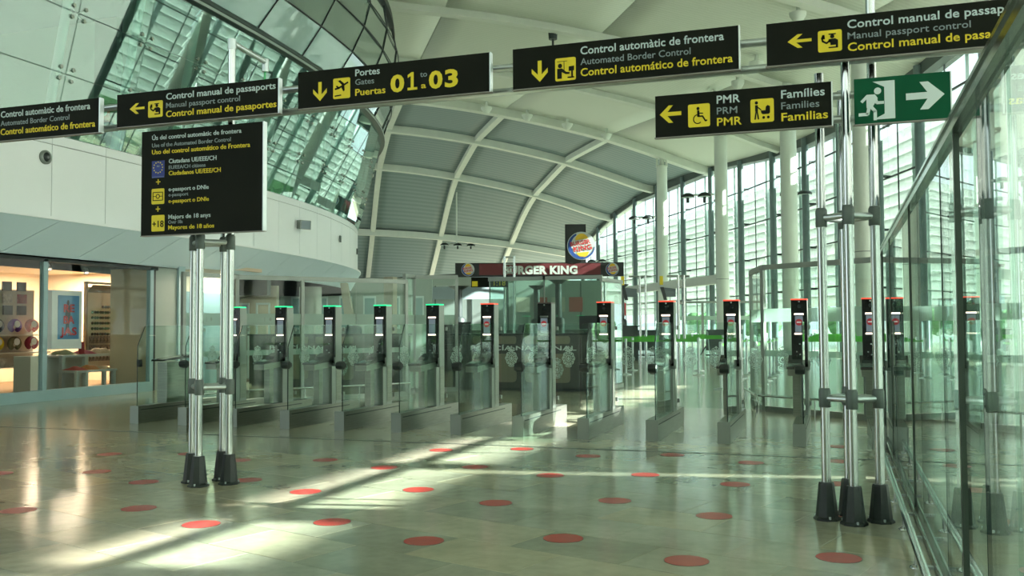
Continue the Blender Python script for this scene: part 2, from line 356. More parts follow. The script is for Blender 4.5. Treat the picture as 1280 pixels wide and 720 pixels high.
for si in range(len(S_L)-1):
    for ti in range(len(T_L)-1):
        s0, s1 = S_L[si], S_L[si+1]; t0, t1 = T_L[ti], T_L[ti+1]
        mb = MB(); n = 6; m_ = 6; V = []
        tm = lambda s, t: min(t, tw(s)+.5)
        if t0 >= max(tw(s0), tw(s1))+.4: continue
        for top in (0, .25):
            for i in range(n+1):
                for j in range(m_+1):
                    s = s0+.03+(s1-s0-.06)*i/n; t = tm(s, t0+.03+(t1-t0-.06)*j/m_); V.append((t, s, roof(s, t)+top))
        F = []; K = (n+1)*(m_+1); q = m_+1
        for i in range(n):
            for j in range(m_):
                a = i*q+j; F.append((a, a+1, a+q+1, a+q)); F.append((a+K, a+K+q, a+K+q+1, a+K+1))
        for j in range(m_): F += [(j, j+K, j+1+K, j+1), (n*q+j, n*q+j+1, n*q+j+1+K, n*q+j+K)]
        for i in range(n): F += [(i*q, (i+1)*q, (i+1)*q+K, i*q+K), (i*q+m_, i*q+m_+K, (i+1)*q+m_+K, (i+1)*q+m_)]
        mb.add(V, F, True)
        ob('ceiling_panel', mb, CEILGREY if s0 >= 71 else CEILCREAM, ceil_o)
# a skin above the panels closes the joints
mb = MB(); V = []; F = []; ss = list(np.linspace(-45, 137, 60)); ts = list(np.linspace(-30, 31.8, 24))
for s in ss:
    for t in ts: t_ = min(t, tw(s)+.5); V.append((t_, s, roof(s, t_)+.3))
for i in range(len(ss)-1):
    for j in range(len(ts)-1): a = i*24+j; F.append((a, a+1, a+25, a+24))
mb.add(V, F); ob('roof_skin', mb, CREAM, ceil_o)
def sweep(path, wid, dep, mb=None):
    """rectangular bar under the roof along path of (t,s)"""
    mb = mb or MB(); P = [Vector((t, s, roof(s, t))) for t, s in path]; V = []; F = []
    for i, p in enumerate(P):
        d = (P[min(i+1, len(P)-1)]-P[max(i-1, 0)]); d.z = 0; d.normalize(); sd_ = Vector((-d.y, d.x, 0))*wid/2
        V += [p-sd_+Vector((0, 0, .1)), p+sd_+Vector((0, 0, .1)), p+sd_-Vector((0, 0, dep)), p-sd_-Vector((0, 0, dep))]
    for i in range(len(P)-1):
        for k in range(4): a = i*4+k; b = i*4+(k+1) % 4; F.append((a, b, b+4, a+4))
    F += [(0, 3, 2, 1), tuple(len(V)-4+k for k in range(4))]
    return mb.add(V, F)
for s in (-15, 0, 15, 25, 35.6, 45.7, 57.6, 71, 84.5, 98, 111, 124):
    ob('roof_beam', sweep([(float(t), s) for t in np.linspace(-28, tw(s), 34)], .75 if s > 60 else .5, .62 if s > 60 else .35), CREAM, ceil_o)
for t in (-11, -2.5, 6, 14, 22.5, 31.2):
    s_hi = 136; s_lo = next((x for x in range(60, 80) if tw(x) >= t), 71)
    ob('roof_rib', sweep([(t, float(s)) for s in np.linspace(71, s_hi, 34)], .55, .38), CREAM, ceil_o)
def W2(t, s): return (t*math.cos(TH)-s*math.sin(TH), t*math.sin(TH)+s*math.cos(TH))
# curtain wall
cw = struct('window_1', 'tall glazed curtain wall with white outdoor louvres', rz=TH)
posts = [31.5, 37.9, 42.7, 47.8, 53.1, 58.6, 64.6, 70.6, 76.7, 83, 89.4, 95.8, 102.2, 108.6]
HEAD = lambda s: min(14.0, roof(s, tw(s))-.25) if s > 60 else min(13.9, roof(s, tw(s))-.4)
for s in posts:
    t = tw(s)-.55; ob('post', MB().tube([(t, s, 0), (t, s, min(HEAD(s)+1.2, roof(s, t)-.1))], .22, 16), POST, cw)
    ob('bracket', MB().box(t, tw(s)+.1, s-.05, s+.05, 6.3, 6.42).box(t, tw(s)+.1, s-.05, s+.05, 9, 9.12).box(t, tw(s)+.1, s-.05, s+.05, 11.6, 11.72).box(t, tw(s)+.1, s-.05, s+.05, 3.75, 3.87), DARKSTEEL, cw)
FR = glass('curtain_glass', (.87, .94, .92), .04)
TEALPOST = pbr('outer_post_teal', (.46, .58, .57), .5)
for i in range(len(posts)-1):
    s0, s1 = posts[i], posts[i+1]; t0, t1 = tw(s0), tw(s1)
    L = math.hypot(s1-s0, t1-t0); M = Matrix.Translation((t0, s0, 0)) @ Matrix.Rotation(math.atan2(-(t1-t0), s1-s0), 4, 'Z')
    h0, h1 = HEAD(s0), HEAD(s1); hm = min(h0, h1)
    ob('pane', MB().add([M @ Vector(p) for p in ((0, 0, .05), (0, L, .05), (0, L, h1), (0, 0, h0))]+[M @ Vector(p) for p in ((.03, 0, .05), (.03, L, .05), (.03, L, h1), (.03, 0, h0))], [(0, 1, 2, 3), (7, 6, 5, 4), (0, 4, 5, 1), (1, 5, 6, 2), (2, 6, 7, 3), (3, 7, 4, 0)]), FR, cw)
    for z in (3.82, 6.4, 9.0, 11.65):
        if z < hm: ob('transom', MB().box(-.06, .04, 0, L, z-.035, z+.035, M), DARKSTEEL, cw)
    for k in (1, 2, 3):
        y = L*k/4; hk = h0+(h1-h0)*k/4
        if k != 2: ob('mullion', MB().box(-.03, .03, y-.02, y+.02, 0, hk, M), DARKSTEEL, cw)
        else: ob('mullion', MB().box(.25, .45, y-.17, y+.17, 0, hk, M), TEALPOST, cw)
    ob('head_beam', MB().add([M @ Vector(p) for p in ((-.5, 0, h0), (-.5, L, h1), (.3, L, h1), (.3, 0, h0), (-.5, 0, h0+1.6), (-.5, L, h1+1.6), (.3, L, h1+1.6), (.3, 0, h0+1.6))], [(0, 3, 2, 1), (4, 5, 6, 7), (0, 1, 5, 4), (1, 2, 6, 5), (2, 3, 7, 6), (3, 0, 4, 7)]), pbr('head_dark', (.06, .085, .075), .5), cw)
    nz_ = 0; z = .95 if False else 3.1
    while z < min(11.5, hm-.2):
        a = Matrix.Translation((1.5, 0, z)) @ Matrix.Rotation(math.radians(-24), 4, 'Y')
        ob('louvre', MB().box(-.04, .04, .04, L-.04, -.35, .35, M @ a), LOUVRE, cw); z += .64
# near part of the same wall: translucent screen, its slot, slits and posts placed to shape the sun strips (mostly beside the picture)
XN = 11.5
nw = struct('wall_right', 'louvred near screen wall with openings shaped for the sun strips')
SZ0, SZ1 = 7.62, 8.34; SLIT = [(12.56, 12.66), (12.83, 12.91)]
ys = [-18.0]+[v for a in sorted(SLIT) for v in a]+[28.3]
for i in range(0, len(ys), 2):
    y0, y1 = ys[i], ys[i+1]
    ob('screen_panel', MB().box(XN, XN+.08, y0, y1, 0, SZ0), SCREENP, nw)
z = SZ1+.33
while z < 13.3:
    for ya, yb in ((-18, -6.02), (-5.98, 8.13), (8.17, 19.58), (19.62, 28.3)):
        ob('louvre', MB().box(-.03, .03, ya, yb, -.36, .36, Matrix.Translation((XN+.2, 0, z)) @ Matrix.Rotation(math.radians(-20), 4, 'Y')), SCREENP, nw)
    z += .62
ob('head_beam', MB().box(XN-.2, XN+.3, -18, 28.3, 13.3, 17.5), pbr('near_head', (.13, .17, .16), .5), nw)
for y, wd in ((-12, .4), (-6, .4), (0, .4), (4.6, .4), (8.15, .36), (10.1, .55), (12.98, .42), (16.1, .2), (19.6, .3), (23.2, .3), (26.5, .3), (28.2, .4)):
    ob('post', MB().box(XN-.12, XN+.12, y-wd/2, y+wd/2, SZ0 if wd < .36 else 0, 13.3), POST, nw)
for (x0, y0), (x1, y1) in (((11.5, 28.3), (9.4, 33.4)), ((9.4, 33.4), W2(tw(31.5), 31.5))):
    L = math.hypot(x1-x0, y1-y0); M = Matrix.Translation((x0, y0, 0)) @ Matrix.Rotation(math.atan2(y1-y0, x1-x0), 4, 'Z')
    ob('screen_panel', MB().box(0, L, -.04, .04, 0, 13.2, M), SCREENP, nw); ob('head_beam', MB().box(0, L, -.2, .3, 13.2, 17.5, M), CREAM, nw)
struct('wall_back_4', 'unseen rear wall of the hall added to cut the sky light', mb=MB().box(-34, 11.6, -20.3, -20, 0, 8.5), mat=noisy('rear_wall', (.30, .36, .32), (.26, .31, .28), .4, .6))  # added behind the camera to keep bright sky off the signs and steel
# round white columns
for (x, y, zt), nm in zip(((-13.15, 74.8, 15.2), (-7.13, 62.72, 15.6), (-2.36, 51.67, 15.2), (1.10, 41.97, 14.2)), ('white round column nearest the burger sign', 'second white round column from the burger sign', 'third white round column from the burger sign', 'white round column seen above the exit sign')):
    c = struct('column', nm, (x, y, 0)); ob('shaft', MB().tube([(0, 0, 0), (0, 0, zt-.9)], .42, 28), COLUMN, c)
    ob('capital', MB().lathe([(.46, zt-.92), (.46, zt-.8), (.2, zt-.75), (.2, zt)]).box(-.45, -.3, -.06, .06, zt-.8, zt).box(.3, .45, -.06, .06, zt-.8, zt), CREAM, c)
    ob('joint_ring', MB().lathe([(.425, 4.6), (.428, 4.62), (.425, 4.64)], n=28), ALUM, c)
ob_ = struct('beam_1', 'pale lintel beam beside the round columns', rz=TH); ob('beam_body', MB().box(25.6, 26.0, 58, 96, 4.35, 4.95), CREAM, ob_)

# ------------------------------------------------------------------ mezzanine building on the left
BASE = [(-15.9, 2), (-15.9, 8), (-15.9, 13), (-15.95, 18), (-16.15, 22), (-16.45, 25), (-16.9, 28), (-17.6, 31), (-18.7, 34.3), (-20.3, 37.5), (-22.6, 40.6), (-25.6, 43.2), (-29.5, 45.2), (-34, 46.5)]
def curve_pt(u):
    n = len(BASE)-1; i = min(int(u), n-1); f = u-i
    P = [Vector(BASE[max(0, min(n, i+k))]) for k in (-1, 0, 1, 2)]
    return .5*((2*P[1])+(P[2]-P[0])*f+(2*P[0]-5*P[1]+4*P[2]-P[3])*f*f+(3*P[1]-P[0]-3*P[2]+P[3])*f**3)
_U = np.linspace(0, len(BASE)-1, 400); _P = [curve_pt(u) for u in _U]
_A = [0.0]
for i in range(1, len(_P)): _A.append(_A[-1]+(_P[i]-_P[i-1]).length)
LEN = _A[-1]
def base(a, off=0):
    """point at arc length a, pushed off metres towards the hall"""
    u = float(np.interp(a, _A, _U)); p = curve_pt(u); d = (curve_pt(min(u+.02, len(BASE)-1.001))-curve_pt(max(u-.02, 0)))
    d.normalize(); nn = Vector((d.y, -d.x)); return p+nn*off, nn
def P3(a, off, z): p, _ = base(a, off); return Vector((p.x, p.y, z))
def strip(a0, a1, prof, seg=3, th=.04):
    """curved panel between arc lengths, prof = [(offset, z, shift)], given thickness inward"""
    mb = MB(); V = []; F = []; q = len(prof)
    for side in (0, -th):
        for i in range(seg+1):
            a = a0+(a1-a0)*i/seg
            for pr in prof: V.append(P3(a+(pr[2] if len(pr) > 2 else 0), pr[0]+side, pr[1]))
    K = (seg+1)*q
    for i in range(seg):
        for j in range(q-1):
            b = i*q+j; F += [(b, b+1, b+q+1, b+q), (b+K, b+q+K, b+q+1+K, b+1+K)]
    for i in range(seg): F += [(i*q, (i+1)*q, (i+1)*q+K, i*q+K), (i*q+q-1, i*q+q-1+K, (i+1)*q+q-1+K, (i+1)*q+q-1)]
    for j in range(q-1): F += [(j, j+K, j+1+K, j+1), (seg*q+j, seg*q+j+1, seg*q+j+1+K, seg*q+j+K)]
    return mb.add(V, F, False)
wl = struct('wall_left', 'white panelled curved parapet wall of the upper floor')
ZB, ZT = 3.95, 5.75
step = 1.6; a = 1.0; i = 0
while a < LEN-1.7:
    ob('wall_panel', strip(a+.008, a+step-.008, [(0, ZB+.02), (0, ZT-.22)]), PANELW, wl)
    ob('coping', strip(a+.006, a+step-.006, [(.0, ZT-.205), (.0, ZT), (-.15, ZT)]), PANELW, wl); a += step
ob('wall_backing', strip(.5, LEN-.1, [(-.05, ZB), (-.05, ZT-.05)], 60), DARKSTEEL, wl)
sf = struct('trim_1', 'pale blue sloping soffit under the white parapet')
a = -0.4; step2 = 2.05
while a < LEN-2.5:
    a0, a1 = max(a, 1.3)+.01, a+step2-.01
    if a1 > 1.5: ob('soffit_panel', strip(a0, a1, [(.12, ZB, 0), (.12, ZB-.05, 0), (-.32, 3.14, -1.15 if a0 > 1.4 else 0)], 3), PANELB, sf)
    a += step2
ob('ledge_bead', strip(.5, LEN-.2, [(-.02, ZB+.03), (.14, ZB+.015), (.14, ZB-.05)], 60, .02), PANELW, sf)
ob('soffit_return', strip(.5, LEN-.2, [(-.30, 3.13), (-3.5, 3.13)], 60, .05), DARKSTEEL, sf)
# floor slab of the upper storey
mb = MB(); V = []; n_ = 60
for i in range(n_+1):
    a = .5+(LEN-1)*i/n_; p = P3(a, -.2, 0); q = Vector((-34, p.y, 0)); V += [(p.x, p.y, 4.6), (q.x, q.y, 4.6), (p.x, p.y, 4.9), (q.x, q.y, 4.9)]
F = []
for i in range(n_): b = i*4; F += [(b, b+1, b+5, b+4), (b+2, b+6, b+7, b+3), (b, b+4, b+6, b+2)]
struct('floor_2', 'upper storey floor slab', mb=MB().add(V, F), mat=CREAM)
mb = MB(); V = []
for i in range(n_+1):
    a = .5+(LEN-1)*i/n_; p = P3(a, .9, 0); V += [(p.x, p.y, 9.55), (-34, p.y, 9.55), (p.x, p.y, 9.8), (-34, p.y, 9.8)]
struct('floor_3', 'slab above the upper storey', mb=MB().add(V, F), mat=noisy('slab_grey', (.30, .36, .34), (.26, .32, .30), 1, .6))
# lower tier of outward leaning glass
w2 = struct('window_2', 'outward leaning facade of clear glass with point fixings')
Z0, Z1, OFF0, OFF1 = ZT, 9.6, .02, 1.0
tz = [Z0, 7.03, 8.31, Z1]; to = [OFF0+(OFF1-OFF0)*(z-Z0)/(Z1-Z0) for z in tz]
a = 1.2; pw = 2.1
while a < LEN-2.3:
    for k in range(3): ob('pane', strip(a+.012, a+pw-.012, [(to[k], tz[k]+.012), (to[k+1], tz[k+1]-.012)], 1, .02), MEZGLASS, w2)
    # leaning support tube and spider fixings
    ob('support_tube', MB().tube([P3(a, to[0]-.42, Z0-.9), P3(a, to[3]-.42, Z1)], .10, 12), pbr('tube_teal', (.42, .58, .56), .35), w2)
    for k in (1, 2):
        sp = MB(); c0 = P3(a, to[k]-.42, tz[k]); c1 = P3(a, to[k]-.08, tz[k]); sp.tube([c0, c1], .025, 8)
        for da in (-.17, .17):
            for dz in (-.12, .12): sp.tube([c1, P3(a+da, to[k]-.03, tz[k]+dz)], .015, 6)
        so = ob('spider_bracket', sp, CHROME, w2)
        bt = MB()
        for da in (-.17, .17):
            for dz in (-.12, .12): bt.tube([P3(a+da, to[k]+dz*.2-.03, tz[k]+dz), P3(a+da, to[k]+dz*.2+.03, tz[k]+dz)], .045, 8)
        ob('fixing_bolt', bt, CHROME, so)
    a += pw
t2 = struct('trim_2', 'dark curved band between the two glass tiers')
ob('band', strip(.5, LEN-.2, [(OFF1-.05, Z1-.02), (OFF1+.16, Z1), (OFF1+.16, Z1+.14), (OFF1+.02, Z1+.32)], 60, .06), pbr('band_dark', (.03, .05, .05), .35), t2)
ob('band_edge', strip(.5, LEN-.2, [(OFF1+.17, Z1+.02), (OFF1+.17, Z1+.09)], 60, .01), ALU, t2)
# upper tier: tinted diamond grid, reflections put into the pane colours
w3 = struct('window_3', 'upper green tinted facade with dark mullion grid')
UZ = [Z1+.3, 10.95, 12.0, 13.0, 14.1]; UO = [OFF1+.05, OFF1+.42, OFF1+.66, OFF1+.72, OFF1+.5]
a = 1.2; pw2 = 2.7; sk = .55
while a < LEN-2.3:
    for k in range(4):
        ob('pane', strip(a+sk*k+.02, a+pw2+sk*k-.02, [(UO[k], UZ[k]+.02), (UO[k+1], UZ[k+1]-.02, sk)], 1, .03), MEZGLASS3 if k == 0 else MEZGLASS2, w3)
        ob('mullion', MB().tube([P3(a+sk*k, UO[k]+.02, UZ[k]), P3(a+sk*(k+1), UO[k+1]+.02, UZ[k+1])], .022, 6), DARKSTEEL, w3)
    a += pw2
for k in range(1, 4): ob('ring_rail', MB().tube([P3(.6+(LEN-1)*i/80, UO[k]+.03, UZ[k]) for i in range(81)], .025, 6), DARKSTEEL, w3)
ob('top_edge', strip(.5, LEN-.2, [(UO[4]-.1, UZ[4]), (UO[4]+.1, UZ[4]+.05), (UO[4]+.05, UZ[4]+.45)], 80, .15), DARKSTEEL, w3)
mb = MB(); V = []
for i in range(n_+1):
    a = .5+(LEN-1)*i/n_; p = P3(a, UO[4]-.3, 0); V += [(p.x, p.y, 14.4), (-34, p.y, 14.4), (p.x, p.y, 16.2), (-34, p.y, 16.2)]
struct('roof_1', 'cream roof edge above the tinted facade', mb=MB().add(V, F), mat=noisy('fascia_grey', (.34, .39, .34), (.30, .35, .31), .6, .6))
# rooms behind the glass
struct('wall_back', 'pale green back wall of the upper storey', mb=MB().box(-22.2, -22, 0, 26, 4.9, 9.5), mat=noisy('room_green', (.20, .31, .24), (.17, .28, .21), .5, .6))
struct('wall_left_2', 'pale green cross wall of the upper storey', mb=MB().box(-22, -17.9, 19.2, 19.4, 4.9, 9.5), mat=MATS['room_green'])
dd = struct('door_1', 'dark grey doorway beside the green wall'); ob('door_leaf', MB().box(-17.9, -17.2, 19.1, 19.3, 4.9, 9.5), pbr('door_grey', (.07, .10, .09), .5), dd)
ob('door_frame', MB().box(-22, -21.85, 21, 25.5, 4.9, 7.6), DARKSTEEL, dd)
for x, z, c, nm, lb in ((-18.9, 6.9, BLUE, 'wall_sign', 'small dark blue pictogram plate on the upper green wall'), (-17.5, 7.0, SCREENRED, 'wall_notice', 'small red framed notice on the upper dark door')):
    s_ = thing(nm, lb, 'sign', (x, 19.05, z)); ob('plate', MB().box(-.14, .14, -.02, .02, -.2, .2), c, s_); ob('figure', MB().prism(circ(0, .05, .09, 14), -.026, -.019), WHITE, s_)
for a_, z_, r_, lb in ((19.2, 4.9, .14, 'round dark vent in the white parapet'),):
    p, nn = base(13.6, .02); v = thing('camera_dome', 'small round dark camera dome in the white parapet', 'camera', (p.x, p.y, 5.22), math.atan2(nn.y, nn.x))
    ob('ring', MB().lathe([(.15, -.02), (.15, .03), (.1, .05)], axis='X'), ALUM, v); ob('lens', MB().lathe([(.115, 0), (.10, .06), (.04, .09)], axis='X'), DKGLOSS, v)
for aa, zz, lb in ((17.3, 4.95, 'grey wall speaker on the white parapet beside the round camera'), (25.0, 4.95, 'grey wall speaker on the white parapet beside the tall black information sign')):
    p, nn = base(aa, .02); v = thing('wall_speaker', lb, 'speaker', (p.x, p.y, zz), math.atan2(nn.y, nn.x)-.6)
    ob('speaker_body', MB().prism([(-.02, -.12), (.32, -.17), (.34, .13), (.02, .14)], -.2, .2), ALUM, v); ob('speaker_grille', MB().prism([(.325, -.15), (.335, -.15), (.352, .11), (.342, .11)], -.17, .17), pbr('grille', (.22, .28, .32), .6), v)
    ob('bracket', MB().box(-.08, .02, -.06, .06, -.05, .05), ALUM, v)
for aa, zz in ((29.4, 4.9), (33.4, 4.75)):
    p, nn = base(aa, .02); v = thing('wall_outlet', 'small grey outlet box on the far white parapet, %s one' % ('nearer' if aa < 30 else 'farther'), 'outlet', (p.x, p.y, zz), math.atan2(nn.y, nn.x)); ob('box', MB().box(0, .05, -.07, .07, -.12, .12), CLAMP, v)

# ------------------------------------------------------------------ shop under the mezzanine
XS = -16.4
w4 = struct('window_4', 'shop front glazing in pale blue frames')
for y0, y1 in ((8.1, 12.0), (12.08, 16.05), (16.17, 19.42)):
    ob('pane', MB().box(XS-.01, XS+.01, y0, y1, .24, 3.06), glass('shop_glass', (.97, .99, .98), .02, 0, 7), w4)
for y in (12.04, 16.11, 19.48): ob('mullion', MB().box(XS-.06, XS+.06, y-.06, y+.06, 0, 3.1), SHOPFRAME, w4)
ob('bottom_rail', MB().box(XS-.08, XS+.08, 4, 19.5, 0, .24), SHOPFRAME, w4)
ob('top_rail', MB().box(XS-.08, XS+.06, 4, 19.7, 3.04, 3.12), DARKSTEEL, w4)
ob('black_joint', MB().box(XS-.1, XS+.02, 19.56, 19.66, 0, 3.1), DARKSTEEL, w4)
struct('wall_left_3', 'grey column casing beside the shop', mb=MB().box(-17.4, XS, 19.68, 20.6, 0, 3.2), mat=noisy('casing', (.36, .42, .38), (.33, .39, .36), 1, .5))
struct('trim_3', 'pale edge of the column casing', mb=MB().box(XS-.02, XS+.06, 20.5, 20.75, 0, 3.2), mat=SHOPFRAME)
struct('wall_left_4', 'bluish wall panel beyond the column casing', mb=MB().box(-18.6, XS+.02, 20.75, 22.8, 0, 2.55), mat=noisy('blue_wall', (.16, .28, .33), (.14, .25, .30), .6, .3))
struct('wall_left_5', 'pale wall above the bluish panel', mb=MB().box(-18.6, XS, 20.76, 22.8, 2.55, 3.2), mat=CREAMW)
struct('floor_4', 'brown shop floor', mb=MB().box(-23.6, XS-.05, 4, 24.5, 0, .02), mat=WOOD)
shopw = struct('wall_left_6', 'warm back wall of the shop', mb=MB().box(-23.5, -23.3, 4, 24.5, 0, 3.4), mat=WARMWALL)
struct('wall_left_7', 'warm side wall of the shop', mb=MB().box(-23.4, -17.2, 22.9, 23.1, 0, 3.4), mat=WARMWALL)
struct('wall_left_8', 'beige partition beside the shop door', mb=MB().box(-17.75, -16.5, 19.60, 19.66, 0, 3.1), mat=pbr('beige_partition', (.62, .52, .36), .6))
struct('ceiling_2', 'shop ceiling', mb=MB().box(-23.5, XS-.1, 4, 24.5, 3.25, 3.35), mat=pbr('shop_ceiling', (.62, .52, .40), .7))
for x, y, e in ((-18.5, 11, 500), (-17.9, 15.8, 800), (-18.6, 19.0, 850), (-21.3, 21.5, 480)):
    ld = bpy.data.lights.new('shop_lamp', 'AREA'); ld.energy = e; ld.size = 1.2; ld.color = (1, .78, .55); lo = bpy.data.objects.new('shop_lamp_light', ld); COL.objects.link(lo); lo.location = (x, y, 3.2)
spot_m = pbr('spot_white', (.6, .6, .55), .4)
for i, (x, y) in enumerate(((-17.6, 13.5), (-17.9, 17.7), (-18.2, 19.2), (-18.2, 20.6))):
    sp = thing('track_spotlight', 'white ceiling spotlight in the shop, %s from the left' % ORD[i], 'spotlight', (x, y, 3.25), 0, 'shop ceiling spotlights')
    ob('spot_head', MB().tube([(0, 0, -.12), (.1, -.06, -.26)], [.05, .065], 12), spot_m, sp); ob('stem', MB().tube([(0, 0, 0), (0, 0, -.13)], .012, 8), ALUM, sp); ob('bulb', MB().lathe([(.045, 0), (.03, -.01)], (.1, -.06, -.262)), LIT, sp)
# poster lightbox
pb = thing('poster_lightbox', 'white freestanding lightbox with a blue sale poster in the shop window', 'lightbox', (-17.85, 18.15, 0), PI/2)
ob('cabinet', MB().box(-.48, .46, -.12, .22, 1.08, 2.50), pbr('lightbox_white', (.62, .66, .60), .5, emit=(.7, .8, .75), es=.12), pb)
po = ob('poster', MB().box(-.30, .36, -.135, -.12, 1.32, 2.38), noisy('poster_blue', (.10, .28, .52), (.14, .36, .60), 3, .5), pb)
fig = icon([('c', .5, .86, .07), ('p', [(.38, .78), (.62, .80), (.66, .55), (.56, .40), (.60, .04), (.52, .04), (.48, .36), (.42, .12), (.36, .14), (.40, .42), (.34, .58)])], -.25, 1.36, .5, .98, -.140, -.136); ob('printed_figure', fig, pbr('print_dark', (.03, .04, .06), .6), po)
RD = pbr('poster_red', (.50, .02, .03), .5)
for s_, x0, x1, z in (('RE', -.14, .20, 1.98), ('BA', -.14, .20, 1.70), ('JAS', -.24, .28, 1.42)): lettering(s_, x0, x1, z, .2, -.142, RD, po, .03)
# display table with folded clothes
dt = thing('display_table', 'grey green shop table in front of the lightbox', 'table', (-18.35, 18.6, 0), PI/2)
TB = pbr('table_teal', (.48, .56, .52), .4)
ob('table_top', MB().box(-.25, 1.95, -.3, .5, .86, .92), TB, dt)
for x in (-.2, .55, 1.9): ob('leg', MB().box(x-.05, x+.05, -.28, -.18, 0, .86), TB, dt)
ob('back_panel', MB().box(-.25, 1.2, .4, .44, 0, .86), TB, dt)
lt = thing('low_bench_table', 'low shop bench table beside the taller table', 'table', (-17.74, 18.18, 0), PI/2)
ob('table_top', MB().box(0, 1.35, -.3, .3, .50, .55), TB, lt)
for x in (.05, .35, .95, 1.28): ob('leg', MB().box(x-.04, x+.04, -.28, -.2, 0, .5), TB, lt)
cloth_cols = [(.30, .40, .24), (.35, .06, .10), (.55, .50, .36), (.62, .55, .40), (.50, .10, .08), (.60, .25, .08), (.55, .48, .30)]
def cloth(seed, w_, d_, h_):
    r_ = random.Random(seed); mb = MB(); n = 9; V = []; F = []
    for i in range(n):
        for j in range(n):
            x = i/(n-1)-.5; y = j/(n-1)-.5; e = max(0, 1-(2*abs(x))**3)*max(0, 1-(2*abs(y))**3)
            V.append((x*w_, y*d_, .005+h_*e*(.75+.25*math.sin(9*x+seed)*math.cos(7*y+seed)+.1*r_.random())))
    for i in range(n-1):
        for j in range(n-1): a = i*n+j; F.append((a, a+n, a+n+1, a+1))
    mb.add(V, F, True); mb.add([V[0], V[n-1], V[-1], V[-n]], [(0, 1, 2, 3)]); return mb
for i, (y, z, w_, h_) in enumerate(((18.7, .92, .48, .13), (19.36, .92, .42, .12), (19.92, .92, .5, .16), (20.36, .92, .3, .12), (18.42, .55, .3, .10), (18.86, .55, .3, .12), (19.28, .55, .3, .08))):
    x = -18.4 if z > .6 else -17.74
    tag(ob('folded_scarf', cloth(i, .55, w_, h_), noisy('scarf_%d' % i, cloth_cols[i], tuple(c*.7 for c in cloth_cols[i]), 12, .9), None, None, (x, y, z+.002)), '%s folded scarf on the %s table, %s along it' % (('pale green', 'dark pink', 'cream', 'beige', 'red', 'orange', 'straw')[i], 'tall' if z > .6 else 'low', ORD[i if i < 4 else i-4]), 'scarf', 'folded scarves on the shop tables')
pr = thing('price_stand', 'small dark red price card standing on the shop table', 'card', (-18.12, 19.02, .92), PI/2); ob('card', MB().box(-.09, .09, -.01, .01, .01, .32), pbr('price_red', (.25, .02, .03), .5), pr); ob('foot', MB().box(-.09, .09, -.05, .05, 0, .012), ALUM, pr)
tag(ob('plinth_box', MB().box(-17.8, -17.3, 16.65, 17.1, 0, .95), pbr('plinth_grey', (.55, .54, .44), .6)), 'plain beige box plinth behind the shop window mullion', 'plinth')
# wall shelving with goods and neck pillows
sh = thing('pillow_shelf', 'white two tier shop shelf carrying neck pillows', 'shelf', (-20.0, 15.4, 0), PI/2)
SHW = pbr('shelf_white', (.62, .58, .48), .5)
for z in (.62, .98): ob('shelf_board', MB().box(-.2, 4.2, -.3, .3, z-.03, z), SHW, sh)
for x in (-.1, 1.2, 2.3, 3.4, 4.1): ob('leg', MB().box(x-.04, x+.04, -.25, -.17, 0, .6), SHW, sh)
ob('back_board', MB().box(-.2, 4.2, .28, .32, .6, 2.6), pbr('slatwall', (.46, .40, .32), .6), sh)
def torus_pillow():
    mb = MB(); pts = [(math.cos(a)*.135, -.02, math.sin(a)*.115) for a in np.linspace(-.35*PI*1.0, 1.35*PI, 16)]
    mb.tube(pts, [.055+.028*math.sin(PI*i/15) for i in range(16)], 10); return mb
pc = [('black', (.02, .02, .03)), ('purple', (.16, .05, .30)), ('pink', (.70, .25, .25)), ('yellow', (.80, .55, .02)), ('olive', (.16, .14, .07)), ('dark red', (.30, .02, .04))]
pi_ = 0
for rw_, z in ((0, 1.64), (1, 1.19)):
    if rw_ == 0: ob('shelf_board', MB().box(-.2, 4.2, -.3, .3, 1.40, 1.43), SHW, sh)
    for j in range(6):
        nm, c = pc[(j % 3)+3*rw_]; y = 16.5+j*.54
        pl = thing('neck_pillow', '%s horseshoe neck pillow, %s from the mullion on the %s shelf' % (nm, ORD[5-j], 'upper' if rw_ == 0 else 'lower'), 'pillow', (-19.95, y, z), PI/2, 'neck pillows on the shop shelf')
        ob('cushion', torus_pillow, noisy('pillow_'+nm.replace(' ', '_'), c, tuple(q*.75 for q in c), 20, .95), pl, 'pillow'+nm)
        ob('tag', MB().prism(circ(0, .06, .09, 12), -.11, -.10), pbr('tag_white', (.65, .62, .6), .6), pl, 'ptag')
gi = 0
for z in (.62, 1.98, 2.28, 2.6):
    for j in range(9):
        y = 15.5+j*.46+random.uniform(-.05, .05); c = random.choice([(.55, .5, .45), (.3, .05, .06), (.6, .58, .5), (.5, .2, .25), (.05, .05, .06), (.25, .3, .3)])
        if z > 1.4:
            b_ = ob('boxed_goods', MB().box(-.02, .02, -.14, .14, -.02, .22), noisy('goods_%d' % (gi % 6), c, tuple(q*.6 for q in c), 14, .6), None, 'goods%d' % (gi % 6), (-20.24, y, z-.02))
            tag(b_, 'small travel pack, %s row above the pillows, %s from the mullion' % ({1.98: 'lowest', 2.28: 'middle', 2.6: 'top'}[z], ORD[8-j]), 'pack', 'travel packs on the shop wall'); 
        elif j % 2 == 0:
            tag(ob('gift_box', MB().box(-.1, .1, -.13, .13, 0, .22), noisy('giftbox', (.55, .5, .42), (.3, .25, .2), 9, .6), None, 'gift', (-20.0, y, z+.001)), 'white gift box under the neck pillows, %s from the mullion' % ORD[(8-j)//2], 'box', 'gift boxes below the neck pillows')
        gi += 1
